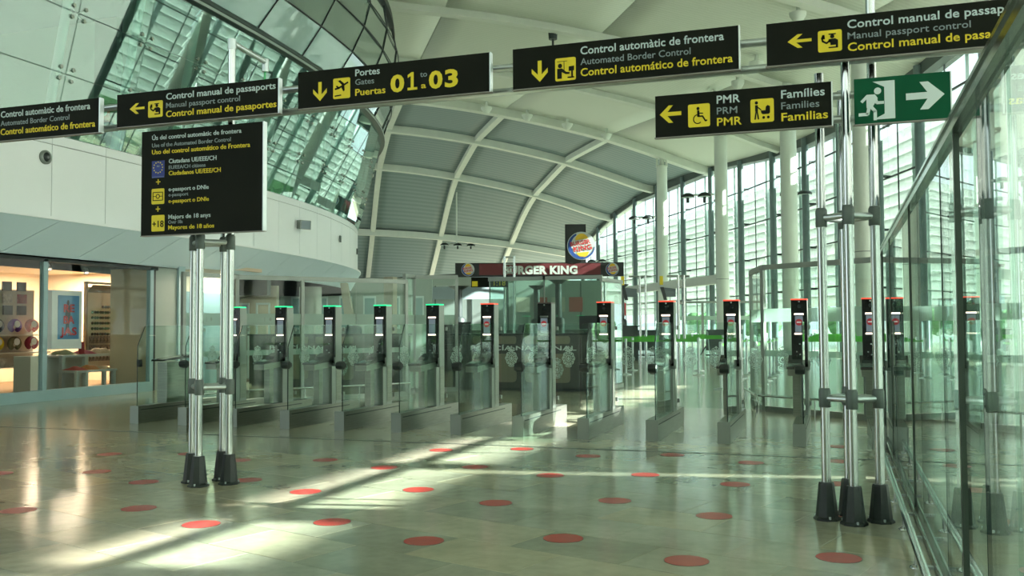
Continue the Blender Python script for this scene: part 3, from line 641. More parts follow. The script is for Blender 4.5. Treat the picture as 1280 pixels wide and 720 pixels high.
# sunglasses display
sg = thing('sunglasses_display', 'lit cream wall display with rows of sunglasses', 'display', (-20.0, 21.25, 0), PI/2)
ob('board', MB().box(-.1, 1.15, -.03, .03, .5, 2.75), pbr('display_cream', (.74, .68, .54), .6), sg)
ob('frame', MB().box(-.16, -.1, -.06, .03, .4, 2.9).box(1.15, 1.21, -.06, .03, .4, 2.9).box(-.16, 1.21, -.06, .03, 2.84, 2.9), pbr('display_frame', (.38, .30, .2), .5), sg)
ob('header', MB().prism([(-.1, 2.6), (1.15, 2.6), (.85, 2.82), (.1, 2.82)], -.05, -.03), pbr('display_header', (.18, .14, .07), .5), sg)
gm = MB()
for dx in (-.055, .055): gm.prism(circ(dx, 0, .042, 10), -.008, .008)
gm.box(-.02, .02, -.006, .006, .005, .018)
gmat = pbr('lens_dark', (.03, .02, .015), .2)
for r_ in range(6):
    for c_ in range(5):
        if r_ == 5 and c_ < 2: continue
        tag(ob('sunglasses', gm, gmat, None, 'glasses', (-19.955, 21.4+c_*.2, 1.42+r_*.155), PI/2), 'pair of dark sunglasses on the cream display, %s row up, %s along' % (ORD[r_], ORD[c_]), 'sunglasses', 'sunglasses on the lit display')
for r_ in range(3):
    for c_ in range(9):
        tag(ob('hanging_pack', MB().box(-.03, .03, -.045, .045, 0, .2), noisy('packs', (.10, .09, .08), (.5, .45, .38), 20, .4), None, 'hp', (-19.93, 21.27+c_*.135, .66+r_*.25)), 'small blister pack under the sunglasses, %s row down, %s along' % (ORD[2-r_], ORD[c_]), 'pack', 'blister packs under the sunglasses')
gd = thing('goods_rack', 'narrow beige rack with small goods at the shop side wall', 'rack', (-19.3, 22.2, 0), PI/2)
ob('rack_body', MB().box(-.1, .25, -.1, .1, 0, 2.9), pbr('rack_beige', (.45, .36, .26), .6), gd)
for k in range(8): ob('goods', MB().box(-.06, .2, -.14, -.1, .75+k*.26, .93+k*.26), MATS['packs'], gd)

# ------------------------------------------------------------------ electronic gates
SPC = 0.95352; XF0 = -10.9115; GY = 12.71
def crest_mesh():
    mb = MB(); y0, y1 = -.0015, .0015
    def oval(rx, rz, cz, n=36, sc=0, lobes=8): return [(rx*(1+sc*math.cos(lobes*2*PI*k/n))*math.sin(2*PI*k/n), cz+rz*(1+sc*math.cos(lobes*2*PI*k/n))*math.cos(2*PI*k/n)) for k in range(n)]
    ribbon(mb, oval(.095, .105, -.02, 48, .07), .012, y0, y1, True)
    ribbon(mb, oval(.072, .082, -.02, 40, .05), .008, y0, y1, True)
    ribbon(mb, oval(.040, .048, -.02, 24), .010, y0, y1, True)
    for k in range(12):
        a = 2*PI*k/12; ribbon(mb, [(.046*math.sin(a), -.02+.054*math.cos(a)), (.068*math.sin(a+.2), -.02+.078*math.cos(a+.2))], .007, y0, y1)
        mb.prism(circ(.084*math.sin(a+.13), -.02+.094*math.cos(a+.13), .009, 8), y0, y1)
    mb.prism([(0, .02), (.012, -.01), (.028, -.016), (.014, -.034), (.016, -.06), (0, -.046), (-.016, -.06), (-.014, -.034), (-.028, -.016), (-.012, -.01)], y0, y1)
    # crown
    mb.prism([(-.055, .092), (.055, .092), (.052, .108), (-.052, .108)], y0, y1)
    for cx, cz, r in ((-.045, .125, .018), (-.018, .135, .02), (.018, .135, .02), (.045, .125, .018)): ribbon(mb, circ(cx, cz, r, 12), .007, y0, y1, True)
    mb.prism(circ(0, .165, .011, 8), y0, y1)
    for k in (-1, 1): ribbon(mb, [(k*.02, -.125), (k*.05, -.135), (k*.035, -.15), (0, -.155)], .009, y0, y1)
    return mb
def hub_mesh(): return MB().lathe([(.02, -.095), (.058, -.09), (.064, -.05), (.064, .022), (.05, .032), (.02, .034)], axis='X', n=8, smooth=False).box(-.03, .03, -.03, .07, -.03, .03)
COLORS = {0: None, 1: 'green', 2: 'green', 3: 'green', 4: 'green', 5: 'green', 6: 'red', 7: 'off', 8: 'red', 9: 'red', 10: 'red', 11: 'red', 12: 'red'}
LG = {'green': LGREEN, 'red': LRED, 'off': LOFF}
for k in range(13):
    c = COLORS[k]; pos = 'nearest the glass wall' if k == 12 else '%s from the glass wall' % ORD[12-k]
    lab = {'green': 'stainless border gate with green top light, ', 'red': 'stainless border gate with red top light, ', 'off': 'stainless border gate with unlit black screen post, ', None: 'low end border gate without screen post, '}[c]+pos
    g = thing('border_gate', lab, 'gate', (XF0+k*SPC, GY, 0), 0, 'electronic border gates in a row')
    ob('plinth', MB().box(-.163, 0, 0, 2.25, 0, .285), STEEL, g, 'g_pl')
    ob('side_groove', MB().box(-.002, .003, .06, 1.9, .218, .232).box(-.165, -.161, .06, 1.9, .218, .232), DARKSTEEL, g, 'g_gr')
    ob('end_plate', MB().box(-.165, .002, -.006, 0, 0, .288), ALUM, g, 'g_ep')
    gp = ob('glass_panel', MB().prism([(.0, .29), (1.52, .29), (1.52, 1.60), (.17, 1.60), (.0, 1.27)], -.035, -.023, 'YZ'), CLEAR, g, 'g_gp')
    ob('glass_edge', MB().tube([(-.029, .0, .29), (-.029, .0, 1.27), (-.029, .17, 1.60)], .0075, 6), EDGE, gp, 'g_ge')
    ob('top_edge', MB().box(-.033, -.025, .17, 1.52, 1.597, 1.603), glass('edge_light', (.5, .75, .65), .2), gp, 'g_te')
    if k == 0:
        ob('latch', MB().box(-.045, .0, .0, .08, .93, 1.05), RUBBER, g)
        ob('reader_cabinet', MB().box(-.25, -.05, .75, 1.35, .285, .98), STEEL, g)
        ob('reader_tray', MB().prism([(.62, 1.0), (.64, 1.03), (1.42, 1.10), (1.42, 1.04)], -.28, -.04, 'YZ'), BLACK, g)
    else:
        hb = ob('pivot_hub', hub_mesh, RUBBER, g, 'g_hub', (-.03, 0, .985))
        ob('hub_clamp', MB().box(-.04, -.005, .055, .08, -.04, .04), DARKSTEEL, hb, 'g_hc')
        col = ob('screen_post', MB().box(-.218, 0, 1.42, 1.62, .285, 1.915), ALUM, g, 'g_col')
        ob('access_door', MB().box(-.001, .004, 1.44, 1.60, .33, .93), STEEL, col, 'g_ad')
        ob('post_base', MB().box(-.20, -.003, 1.30, 1.42, .285, .91), ALUM, g, 'g_pb')
        fp = ob('face_panel', MB().prism([(1.38, 1.0), (1.40, 1.92), (1.42, 1.92), (1.42, .96)], -.222, -.004, 'YZ'), BLACK, g, 'g_fp')
        ob('light_strip', MB().box(-.178, -.052, 1.375, 1.40, 1.705, 1.727), LITOFF if c == 'off' else LIT, fp, 'g_ls'+str(c == 'off'))
        ob('light_strip', MB().box(-.178, -.052, 1.372, 1.40, 1.425, 1.447), LITOFF if c == 'off' else LIT, fp, 'g_l2'+str(c == 'off'))
        ob('display', MB().box(-.168, -.062, 1.378, 1.395, 1.46, 1.69), SCREEN, fp, 'g_sc')
        if c != 'green':
            ob('no_entry_symbol', MB().prism(circ(-.115, 1.60, .048, 18), 1.374, 1.379), SCREENRED, fp, 'g_ne'); ob('symbol_bar', MB().box(-.145, -.085, 1.370, 1.375, 1.59, 1.61), SCREENWHITE, fp, 'g_nb')
        cm = ob('face_camera', MB().lathe([(.026, 1.385), (.026, 1.395), (.02, 1.40)], (-.11, 0, 1.83), axis='Y', n=14), DKGLOSS, fp, 'g_cam')
        ob('sensor', MB().lathe([(.011, 1.383), (.012, 1.39)], (-.11, 0, 1.895), axis='Y', n=10), ALU, fp, 'g_sen')
        for bx, bz in ((-.11, 1.29), (-.15, 1.18), (-.105, 1.14)): ob('button', MB().lathe([(.009, 1.376), (.010, 1.39)], (bx, 0, bz), axis='Y', n=10), ALU, fp, 'g_b%f' % bz)
        ob('status_light', MB().box(-.224, -.0, 1.385, 1.60, 1.918, 1.936), LG[c], col, 'g_st'+c)
        hd = ob('reader_head', MB().prism([(.82, .86), (.82, .955), (1.42, 1.02), (1.42, .90)], -.255, -.055, 'YZ'), STEEL, g, 'g_hd')
        tr = ob('reader_tray', MB().prism([(.79, .955), (.80, .985), (1.16, 1.03), (1.39, 1.13), (1.42, 1.06), (1.42, 1.0)], -.265, -.045, 'YZ'), BLACK, g, 'g_tr')
        ob('passport_glass', MB().prism([(.86, .996), (1.08, 1.024), (1.08, 1.027), (.86, .999)], -.235, -.085, 'YZ'), pbr('reader_glass', (.18, .26, .24), .08), tr, 'g_pg')
        ob('reader_hood', MB().prism([(1.12, 1.03), (1.16, 1.075), (1.32, 1.13), (1.36, 1.12)], -.24, -.08, 'YZ'), DKGLOSS, tr, 'g_rh')
        ob('reader_leg', MB().box(-.20, -.095, 1.04, 1.16, .285, .90), STEEL, g, 'g_rl')
        ob('hinge_knob', MB().box(0, .03, 1.36, 1.42, .92, 1.06), ALUM, g, 'g_hk')
    for side in (-1, 1):
        if (side == -1 and k == 0) or (side == 1 and k == 12): continue
        x0, x1 = (.03, .375) if side == 1 else (-.163-.375, -.163-.03)
        pts = rrect(x0, x1, .32, 1.605, .05)
        dl = ob('door_leaf', MB().prism(pts, 1.66, 1.672), CLEAR, g, 'g_dl%d' % side)
        cr = ob('crest_decal', crest_mesh, CRAFT, dl, 'g_cr'); cr.location = ((x0+x1)/2, 1.655, 1.075)
        ob('hinge', MB().box(min(x0-.03, x0) if side == 1 else x1, x0 if side == 1 else x1+.03, 1.64, 1.69, 1.50, 1.56).box(x0-.03 if side == 1 else x1, x0 if side == 1 else x1+.03, 1.64, 1.69, .4, .46), ALUM, g, 'g_hi%d' % side)

# ------------------------------------------------------------------ red floor discs
rows_e = [4.75-9, 6.33, 7.88, 9.50, 11.05, 12.68]; rows_o = [5.1-9, 6.72, 8.30, 9.83, 11.45, 12.86]
FROMN = 0
for k in range(-2, 12):
    xc = XF0+k*SPC+.397; even = (k % 2 == 0)
    for r_, yy in enumerate(rows_e if even else rows_o):
        l = xc*math.cos(yaw)+yy*math.sin(yaw); d = -xc*math.sin(yaw)+yy*math.cos(yaw)
        if d < 5.2 or abs(l) > d*.545+.2 or (d > 12.3): continue
        if k < 0 and yy > 12: continue
        dot = ob('floor_disc', MB().lathe([(.150, .0019), (.150, .0030), (.140, .0034)], n=48, smooth=False), REDRIM, None, 'dot', (xc+random.uniform(-.02, .02), yy, 0))
        tag(dot, 'red floor disc, %s row ahead of the gates, %s column from the glass wall' % (ORD[5-r_]+(' inner' if even else ' outer'), ORD[11-k]), 'disc', 'red discs stuck on the floor')
        ob('vinyl', MB().lathe([(.146, .0030), (.146, .0036)], n=48, smooth=False), REDDOT, dot, 'dotv')

# ------------------------------------------------------------------ tube masts carrying the signs
PR = .036
def mast(name_label, cx, cy, tops, cat='mast', feet=True):
    t = thing('sign_mast', name_label, cat, (cx, cy, 0))
    P = [(-.203, -.04), (0, -.18), (.2, -.02), (-.03, .20)] if cx > -3 else [(0, -.21), (.205, .0), (-.215, -.03), (-.01, .19)]
    for i, (x, y) in enumerate(P):
        po_ = ob('pole', MB().tube([(x, y, .2), (x, y, tops[i])], PR, 20), CHROME, t)
        f = ob('pole_foot', MB().lathe([(.105, 0), (.105, .018), (.088, .03), (.060, .285), (.055, .30)], (x, y, 0), 8, smooth=False), RUBBER, t)
        for a in (.3, 2.2, 4.3): ob('screw', MB().lathe([(.009, 0), (.009, .02)], (x+.092*math.cos(a-1.6), y+.092*math.sin(a-1.6), .018), 8), ALU, f)
        for z in (2.42, .97): ob('clamp', MB().lathe([(.043, z-.075), (.046, z-.07), (.046, z+.06), (.036, z+.08)], (x, y, 0), 18), CLAMP, t)
    for z in (2.42, .97, 3.35):
        for i in range(4):
            a, b = Vector((*P[i], z)), Vector((*P[(i+1) % 4], z)); 
            if cx > -3: a, b = Vector((*P[[0, 1, 2, 3][i]], z)), Vector((*P[[1, 2, 3, 0][i]], z))
            else: a, b = Vector((*P[[0, 1, 3, 2][i]], z)), Vector((*P[[1, 3, 2, 0][i]], z))
            if z < 3: ob('crossbar', MB().tube([a, b], .026, 12), ALU, t)
    return t
MR = mast('right chrome tube mast of four poles on black rubber feet by the glass wall', .085, 8.05, (3.6, 3.66, 4.9, 3.5))
ML = mast('left chrome tube mast of four poles under the big black information sign', -5.99, 8.04, (3.5, 4.46, 3.5, 3.5))
# arm at the top of the left mast
arm = ob('lamp_arm', MB().tube([(.205, 0, 4.46), (.125, .71, 4.46)], .03, 14).tube([(.125, .71, 4.49), (.125, .71, 4.35)], .036, 12).tube([(.205, 0, 4.39), (.205, 0, 4.495)], .042, 14), ALU, ML)
wr = MB(); wp = [(.125, .71, 4.36), (.13, .69, 4.22), (.16, .68, 4.08), (.20, .68, 4.0), (.14, .68, 3.96), (.06, .68, 4.02)]
wq = [(.60, .35, 4.13), (.62, .35, 3.98), (.66, .34, 3.86), (.72, .34, 3.80), (.70, .34, 3.72), (.60, .34, 3.74), (.55, .34, 3.62)]
wr.tube(wp, .011, 6).tube([(.12, .68, 4.15), (.05, .68, 4.08), (.06, .68, 3.98), (.16, .68, 3.95), (.20, .68, 4.05), (.14, .68, 4.14)], .011, 6)
ob('green_wire', wr, pbr('wire_green', (.10, .55, .22), .4), ML)
gb = thing('sign_rail', 'pair of long horizontal tubes carrying the upper row of signs', 'rail', (-9, 7.98, 0))
ob('upper_tube', MB().tube([(-1.5, 0, 3.90), (10.6, 0, 3.90)], .034, 14), ALU, gb); ob('lower_tube', MB().tube([(-1.5, 0, 3.68), (10.6, 0, 3.68)], .034, 14), ALU, gb)
gb2 = thing('sign_rail', 'pair of short tubes between the wheelchair sign and the green exit sign', 'rail', (-1.3, 7.92, 0))
ob('upper_tube', MB().tube([(0, 0, 3.385), (2.05, 0, 3.385)], .032, 14), ALU, gb2); ob('lower_tube', MB().tube([(0, 0, 3.195), (2.05, 0, 3.195)], .032, 14), ALU, gb2)

# ------------------------------------------------------------------ signs
SY = 7.66; SF = SY/7.80
def sign(name, label, x0, x1, z0, z1, face=SIGNBLACK, depth=.11):
    x0, x1, z0, z1 = x0*SF, x1*SF, EYE+(z0-EYE)*SF, EYE+(z1-EYE)*SF
    depth = min(depth, .055)
    t = thing(name, label, 'sign', (x0, SY, z0)); w_ = x1-x0; h_ = z1-z0
    ob('panel', MB().box(0, w_, 0, depth, 0, h_), face, t)
    ob('side_frame', MB().box(w_, w_+.010, -.004, depth, -.006, h_+.002), ALU, t)
    ob('bottom_lip', MB().box(-.01, w_+.012, .0, depth, -.008, -.001), FRAMEPINK, t)
    ob('hanger_clamp', MB().box(w_*.2, w_*.2+.06, depth, depth+.03, .02, h_-.02), CLAMP, t)
    return t, w_, h_
def row(t, w_, h_, s, u0, u1, v_base, cap, mat, bold=.013): return lettering(s, u0*w_, u1*w_, (1-v_base)*h_, cap*h_, -.001, mat, t, bold)
PW = 1.93; PZ0, PZ1 = 3.635, 3.985
def passport_sign(x0, label):
    t, w_, h_ = sign('direction_sign', label, x0, x0+PW, PZ0+(.012 if x0 > -3 else 0), PZ1+(.005 if x0 > -3 else -.012))
    arrow('left', .085*w_, .36*h_, .095*w_, .32*h_, 0, t); pictogram('officer', .205*w_, .20*h_, .093*w_, .50*h_, 0, t)
    row(t, w_, h_, 'Control manual de passaports', .32, .985, .30, .20, WHITE); row(t, w_, h_, 'Manual passport control', .32, .775, .555, .165, GREYTXT, .003); row(t, w_, h_, 'Control manual de pasaportes', .32, .99, .83, .20, YELLOW)
    return t
def auto_sign(x0, label):
    t, w_, h_ = sign('direction_sign', label, x0, x0+1.95, PZ0+(.012 if x0 > -3 else -.03), PZ1+(.02 if x0 > -3 else -.02))
    arrow('down', .09*w_, .13*h_, .075*w_, .52*h_, 0, t); pictogram('kiosk', .20*w_, .10*h_, .095*w_, .56*h_, 0, t)
    row(t, w_, h_, 'Control automàtic de frontera', .317, .94, .30, .20, WHITE); row(t, w_, h_, 'Automated Border Control', .317, .80, .555, .165, GREYTXT, .003); row(t, w_, h_, 'Control automático de frontera', .317, .975, .83, .20, YELLOW)
    return t
auto_sign(-9.19, 'automated border control sign at the far left, cut by the picture edge')
passport_sign(-7.01, 'manual passport control sign above the big information panel')
t, w_, h_ = sign('direction_sign', 'black gates 01 to 03 direction sign with yellow plane pictogram', -4.86, -2.90, PZ0+.018, PZ1+.018)
arrow('down', .085*w_, .16*h_, .075*w_, .52*h_, 0, t); pictogram('plane', .195*w_, .17*h_, .092*w_, .56*h_, 0, t)
row(t, w_, h_, 'Portes', .315, .445, .26, .19, WHITE); row(t, w_, h_, 'Gates', .315, .415, .50, .16, GREYTXT, .003); row(t, w_, h_, 'Puertas', .315, .475, .79, .19, YELLOW)
row(t, w_, h_, '0', .502, .573, .78, .47, YELLOW, .035)
def one(u0, u1):
    U_ = lambda u, v: ((u0+(u1-u0)*u)*w_, (.22+.47*v)*h_)
    ob('lettering', MB().prism([U_(.36, .14), U_(.36, .80), U_(.06, .70), U_(.06, .86), U_(.44, 1), U_(.64, 1), U_(.64, .14)], -.003, .0).prism([U_(.04, 0), U_(1, 0), U_(1, .14), U_(.04, .14)], -.003, .0), YELLOW, t)
one(.588, .640); row(t, w_, h_, 'to', .655, .69, .46, .15, GREYTXT, .003); row(t, w_, h_, 'a', .66, .685, .76, .16, YELLOW); row(t, w_, h_, '0', .700, .768, .78, .47, YELLOW, .035); row(t, w_, h_, '3', .780, .845, .78, .47, YELLOW, .035)
auto_sign(-2.68, 'automated border control sign between the gates sign and the right mast')
passport_sign(-.51, 'manual passport control sign at the far right above the exit sign')
t, w_, h_ = sign('direction_sign', 'PMR and families sign with wheelchair and pram pictograms', -1.42, -.022, 3.13, 3.478)
arrow('left', .027*w_, .33*h_, .128*w_, .42*h_, 0, t); pictogram('chair', .195*w_, .18*h_, .128*w_, .55*h_, 0, t); pictogram('pram', .555*w_, .18*h_, .131*w_, .55*h_, 0, t)
row(t, w_, h_, 'PMR', .363, .497, .30, .20, WHITE); row(t, w_, h_, 'PRM', .363, .48, .555, .17, GREYTXT, .003); row(t, w_, h_, 'PMR', .363, .505, .83, .20, YELLOW)
row(t, w_, h_, 'Famílies', .727, .965, .30, .20, WHITE); row(t, w_, h_, 'Families', .727, .935, .555, .17, GREYTXT, .003); row(t, w_, h_, 'Familias', .727, .98, .83, .20, YELLOW)
t, w_, h_ = sign('exit_sign', 'green emergency exit sign with white running figure and right arrow', .147, .835, 3.122, 3.478, GREEN, .06)
U = lambda u, v: (u*w_, (1-v)*h_)
ob('door_symbol', MB().prism([U(.33, .12), U(.45, .06), U(.45, .88), U(.33, .985-.12+.05), U(.33, .90), U(.45, .94)][:0] or [U(.20, .09), U(.43, .09), U(.43, .925), U(.20, .925), U(.32, .81), U(.32, .22)], -.002, .001), GREENW, t)
man = MB(); man.prism([(.25*w_+.026*math.cos(a*PI/9), (1-.30)*h_+.026*math.sin(a*PI/9)) for a in range(18)], -.0035, -.001)
for pts, wd in (([U(.08, .52), U(.14, .40), U(.19, .40)], .022), ([U(.22, .42), U(.24, .56), U(.31, .56)], .022), ([U(.16, .62), U(.14, .80), U(.05, .80)], .024), ([U(.17, .62), U(.22, .74), U(.22, .93)], .024)): ribbon(man, pts, wd, -.0035, -.001)
man.prism([U(.13, .38), U(.22, .37), U(.25, .46), U(.19, .66), U(.13, .66)], -.004, -.001)
ob('figure', man, GREENW, t)
arrow('right', .545*w_, .22*h_, .395*w_, .60*h_, 0, t, GREENW)
# large information panel
t, w_, h_ = sign('information_sign', 'big black information panel on using the automated border control', -6.69, -5.25, 2.50, 3.562, SIGNBLACK, .10)
for s, u1, vb, cap, m, b in (('Ús del control automàtic de frontera', .83, .087, .044, WHITE, .009), ('Use of the Automated Border Control', .745, .158, .04, GREYTXT, .003), ('Uso del control automático de Frontera', .90, .225, .046, YELLOW, .009)): row(t, w_, h_, s, .09, u1, vb, cap, m, b)
for s, u1, vb, cap, m, b in (('Ciutadans UE/EEE/CH', .63, .322, .044, WHITE, .009), ('EU/EEA/CH citizens', .54, .378, .036, GREYTXT, .003), ('Ciudadanos UE/EEE/CH', .665, .437, .044, YELLOW, .009),
    ('e-passport o DNIe', .568, .588, .04, WHITE, .009), ('e-passport', .40, .638, .034, GREYTXT, .003), ('e-passport o DNIe', .57, .70, .04, YELLOW, .009),
    ('Majors de 18 anys', .585, .852, .042, WHITE, .009), ('Over 18s', .355, .898, .034, GREYTXT, .003), ('Mayores de 18 años', .615, .953, .042, YELLOW, .009)): row(t, w_, h_, s, .235, u1, vb, cap, m, b)
eu = ob('pictogram', MB().box(.09*w_, .198*w_, -.002, .001, (1-.435)*h_, (1-.29)*h_), BLUE, t)
st = MB()
for k in range(12): a = 2*PI*k/12; st.prism(circ(.144*w_+.054*math.cos(a), (1-.355)*h_+.054*math.sin(a), .0065, 6), -.004, -.0015)
ob('flag_stars', st, YELLOW, eu); lettering('EU', .135*w_, .155*w_, (1-.35)*h_, .018, -.003, GREYTXT, eu, .01); ob('caption_bar', MB().box(.092*w_, .196*w_, -.003, -.001, (1-.452)*h_, (1-.437)*h_), pbr('eu_caption', (.06, .09, .3), .5), eu)
for v in (.515, .775): ob('plus_symbol', icon(IC['plus'], .128*w_, (1-v)*h_, .034*w_, .034*w_, -.002, .001), YELLOW, t)
pictogram('epass', .09*w_, (1-.705)*h_, .108*w_, .148*h_, 0, t)
p18 = ob('pictogram', MB().prism(rrect(.092*w_, .202*w_, (1-.965)*h_, (1-.81)*h_, .012), -.002, .0), YELLOW, t); lettering('+18', .10*w_, .196*w_, (1-.925)*h_, .068, -.003, SIGNBLACK, p18, .01)

# ------------------------------------------------------------------ glass wall on the right with its bumper rails
gw = struct('window_5', 'clear glass partition wall with chrome top rail on the right')
XG = .587; ZG = 2.52
ends = [2.2, 3.72, 5.24, 6.94, 8.64, 10.3, 11.96, 13.9]
for i in range(len(ends)-1):
    ym = (ends[i]+ends[i+1])/2
    for y0, y1 in ((ends[i], ym), (ym, ends[i+1])):
        ob('pane', MB().box(XG-.008, XG+.008, y0+.006, y1-.006, .06, ZG), WALLGLASS, gw)
for y, hx in ((5.24, .022), (8.64, .017), (11.96, .015), (13.9, .02)): ob('post', MB().box(XG-hx, XG+hx, y-.02, y+.02, .03, ZG), pbr('post_bronze', (.05, .07, .055), .3, .3), gw)
for i in range(len(ends)-1): ym = (ends[i]+ends[i+1])/2; ob('joint', MB().box(XG-.009, XG+.009, ym-.003, ym+.003, .06, ZG), EDGE, gw)
ob('top_rail', MB().box(XG-.04, XG+.04, 2.2, 13.92, ZG, ZG+.03).box(XG-.03, XG+.03, 2.2, 13.92, ZG+.03, ZG+.075).box(XG-.04, XG+.04, 2.2, 13.92, ZG+.075, ZG+.095), pbr('rail_mirror', (.27, .32, .30), .15, .9), gw)
ob('bottom_channel', MB().box(XG-.045, XG+.045, 2.2, 13.92, 0, .03), pbr('channel', (.14, .15, .12), .3, .6), gw)
for dx in (-.035, .035): ob('channel_edge', MB().box(XG+dx-.006, XG+dx+.006, 2.2, 13.92, .0, .055), CHROME, gw)
for y in np.arange(3, 13.5, .9): ob('base_bracket', MB().box(XG-.10, XG+.10, float(y)-.02, float(y)+.02, .0, .018), ALU, gw)
for x, lb, nm in ((.440, 'near', 'left'), (.715, 'far', 'right')):
    br = thing('bumper_rail', 'low chrome bumper rail along the %s side of the glass wall' % lb, 'rail', (x, 0, 0))
    ob('tube', MB().tube([(0, 2.2, .135), (0, 12.5 if lb == 'near' else 13.8, .135)], .026, 14), CHROME, br)
    for y in (3.0, 4.2, 5.4, 6.6, 7.8, 9.0, 10.2, 11.4, 12.4): ob('rail_post', MB().tube([(0, y, 0), (0, y, .13)], .013, 10).lathe([(.042, 0), (.042, .008), (.02, .02)], (0, y, 0), 14), CHROME, br)

# ------------------------------------------------------------------ framed glass partitions behind the gates
def partition(name, kind_label, pts, zt, band=True, band2=True, rail=True, postr=.035, gmat=CLEAR):
    p = struct(name, kind_label)
    for i in range(len(pts)-1):
        a, b = Vector(pts[i]), Vector(pts[i+1]); L = (b-a).length; M = Matrix.Translation((a.x, a.y, 0)) @ Matrix.Rotation(math.atan2(b.y-a.y, b.x-a.x), 4, 'Z')
        ob('post', MB().box(-postr, postr, -postr, postr, 0, zt, M), ALUM, p)
        if i == len(pts)-2: ob('post', MB().box(L-postr, L+postr, -postr, postr, 0, zt, M), ALUM, p)
        n = max(1, round(L/1.2)); w_ = L/n
        for k in range(n):
            ob('pane', MB().box(k*w_+.01, (k+1)*w_-.01, -.006, .006, .12, zt-.06, M), gmat, p)
            if band: ob('frosted_band', MB().box(k*w_+.02, (k+1)*w_-.02, -.009, -.007, 1.62, 1.86, M), FROST, p)
            if band and k == n//2:
                q = ob('band_pictogram', MB().prism([(k*w_+.5*w_+dx+.01*u, 1.74+.05*v) for dx, u, v in ((-.12, -.4, -1), (-.12, .4, -1), (-.12, .4, 1), (-.12, -.4, 1))], -.011, -.009).prism([(k*w_+.5*w_, 1.70), (k*w_+.5*w_+.03, 1.74), (k*w_+.5*w_, 1.79), (k*w_+.5*w_-.03, 1.74)], -.011, -.009), ALUM, p); q.matrix_world = M
            if band2: ob('lower_band', MB().box(k*w_+.02, (k+1)*w_-.02, -.009, -.007, 1.0, 1.11, M), FROST, p)
        ob('top_rail', MB().box(-.03, L+.03, -.035, .035, zt-.06, zt+.03, M), ALUM, p)
        ob('base_rail', MB().box(0, L, -.03, .03, 0, .1, M), ALUM, p)
        if rail:
            rr = MB(); 
            vs = [M @ Vector(q) for q in ((0, -.16, .30), (L, -.16, .30))]; rr.tube(vs, .022, 10)
            for k in range(n+1):
                f = M @ Vector((min(L, k*w_), -.16, 0)); rr.tube([f, f+Vector((0, 0, .3))], .014, 8)
            ob('bumper_tube', rr, CHROME, p)
    return p
partition('window_6', 'framed glass partition on the left with frosted bands', [(-11.85, 15.0), (-11.6, 16.35), (-10.75, 17.45), (-9.35, 19.6)], 2.62)
partition('window_7', 'framed glass partition on the right with frosted bands', [(-1.65, 19.4), (-1.30, 17.75), (.67, 16.3), (3.4, 14.5)], 2.63)
partition('window_8', 'glass screen and door frame between counters', [(-9.63, 20.1), (-9.75, 20.9), (-8.80, 21.3)], 2.80, True, False, False)
tl = partition('window_9', 'green tinted tall glass screen in front of the counter', [(-8.35, 22.4), (-6.9, 22.4), (-5.45, 22.4)], 2.78, False, False, False, .012, GREENGLASS)
partition('window_10', 'side pane of the tall glass screen', [(-5.45, 22.4), (-5.3, 24.0)], 2.72, False, False, False, .012, glass('reflective_side', (.6, .8, .72), .35))

# ------------------------------------------------------------------ police counters
def counter(label, x0, x1, txt_x0, txt_x1, y=22.0):
    t = thing('police_counter', label, 'counter', (0, y, 0))
    ob('body', MB().box(x0, x1, 0, .7, .06, 1.36), DGREY, t); ob('toe_kick', MB().box(x0+.04, x1-.04, .05, .6, 0, .06), DARKSTEEL, t)
    ob('worktop', MB().box(x0-.03, x1+.03, -.05, .75, 1.36, 1.40), DKGLOSS, t)
    n = 2; W_ = (txt_x1-txt_x0)
    for k in range(n):
        a = txt_x0+W_*(.0+.5*k)+.06; b = a+W_*.5-.22
        ob('inset_panel', MB().prism(rrect(a, b, 1.14, 1.33, .06), -.012, .0), TAUPE, t)
        ob('inset_panel', MB().prism(rrect(a, b, .20, .90, .10), -.012, .0), TAUPE, t)
    lettering('POLICÍA NACIONAL', txt_x0, txt_x1, .985, .115, -.004, pbr('letter_silver', (.60, .68, .66), .4), t, .012)
    cr = ob('crest_decal', crest_mesh, CRAFT, t, 'g_cr'); cr.location = (txt_x1-.48, -.016, .55); cr.scale = (1.5, 1, 1.5)
    return t
counter('dark grey police counter behind the tall green glass screen', -9.2, -5.35, -8.72, -5.98)
counter('dark grey police counter behind the left glass partition', -15.2, -10.7, -14.55, -11.85)
# office things on the counters
for i, (x, y, cat, lb) in enumerate(((-7.75, 23.6, 'chair', 'grey office chair back behind the right police counter'), (-12.9, 23.6, 'chair', 'grey office chair back behind the left police counter'))):
    c = thing('office_chair', lb, cat, (x, y, 0))
    ob('backrest', MB().prism(rrect(-.26, .26, .85, 1.62, .12), -.03, .03), noisy('chair_fabric', (.05, .08, .10), (.07, .10, .12), 9, .9), c)
    ob('seat', MB().box(-.26, .26, -.5, -.02, .48, .56), MATS['chair_fabric'], c); ob('stem', MB().tube([(0, -.25, .1), (0, -.25, .48)], .03, 10), DARKSTEEL, c)
    for a in range(5): ob('leg', MB().tube([(0, -.25, .1), (.28*math.cos(a*1.257), -.25+.28*math.sin(a*1.257), .05)], .02, 8).lathe([(.02, 0), (.03, .03), (.02, .06)], (.28*math.cos(a*1.257), -.25+.28*math.sin(a*1.257), 0), 8), DARKSTEEL, c)
mo = thing('computer_monitor', 'dark monitor on the right end of the right police counter', 'monitor', (-5.75, 22.35, 1.402)); ob('screen', MB().box(-.24, .24, -.02, .02, .1, .42), DARKSTEEL, mo); ob('stand', MB().box(-.03, .03, -.02, .02, .02, .12).box(-.1, .1, -.08, .08, 0, .02), DARKSTEEL, mo)
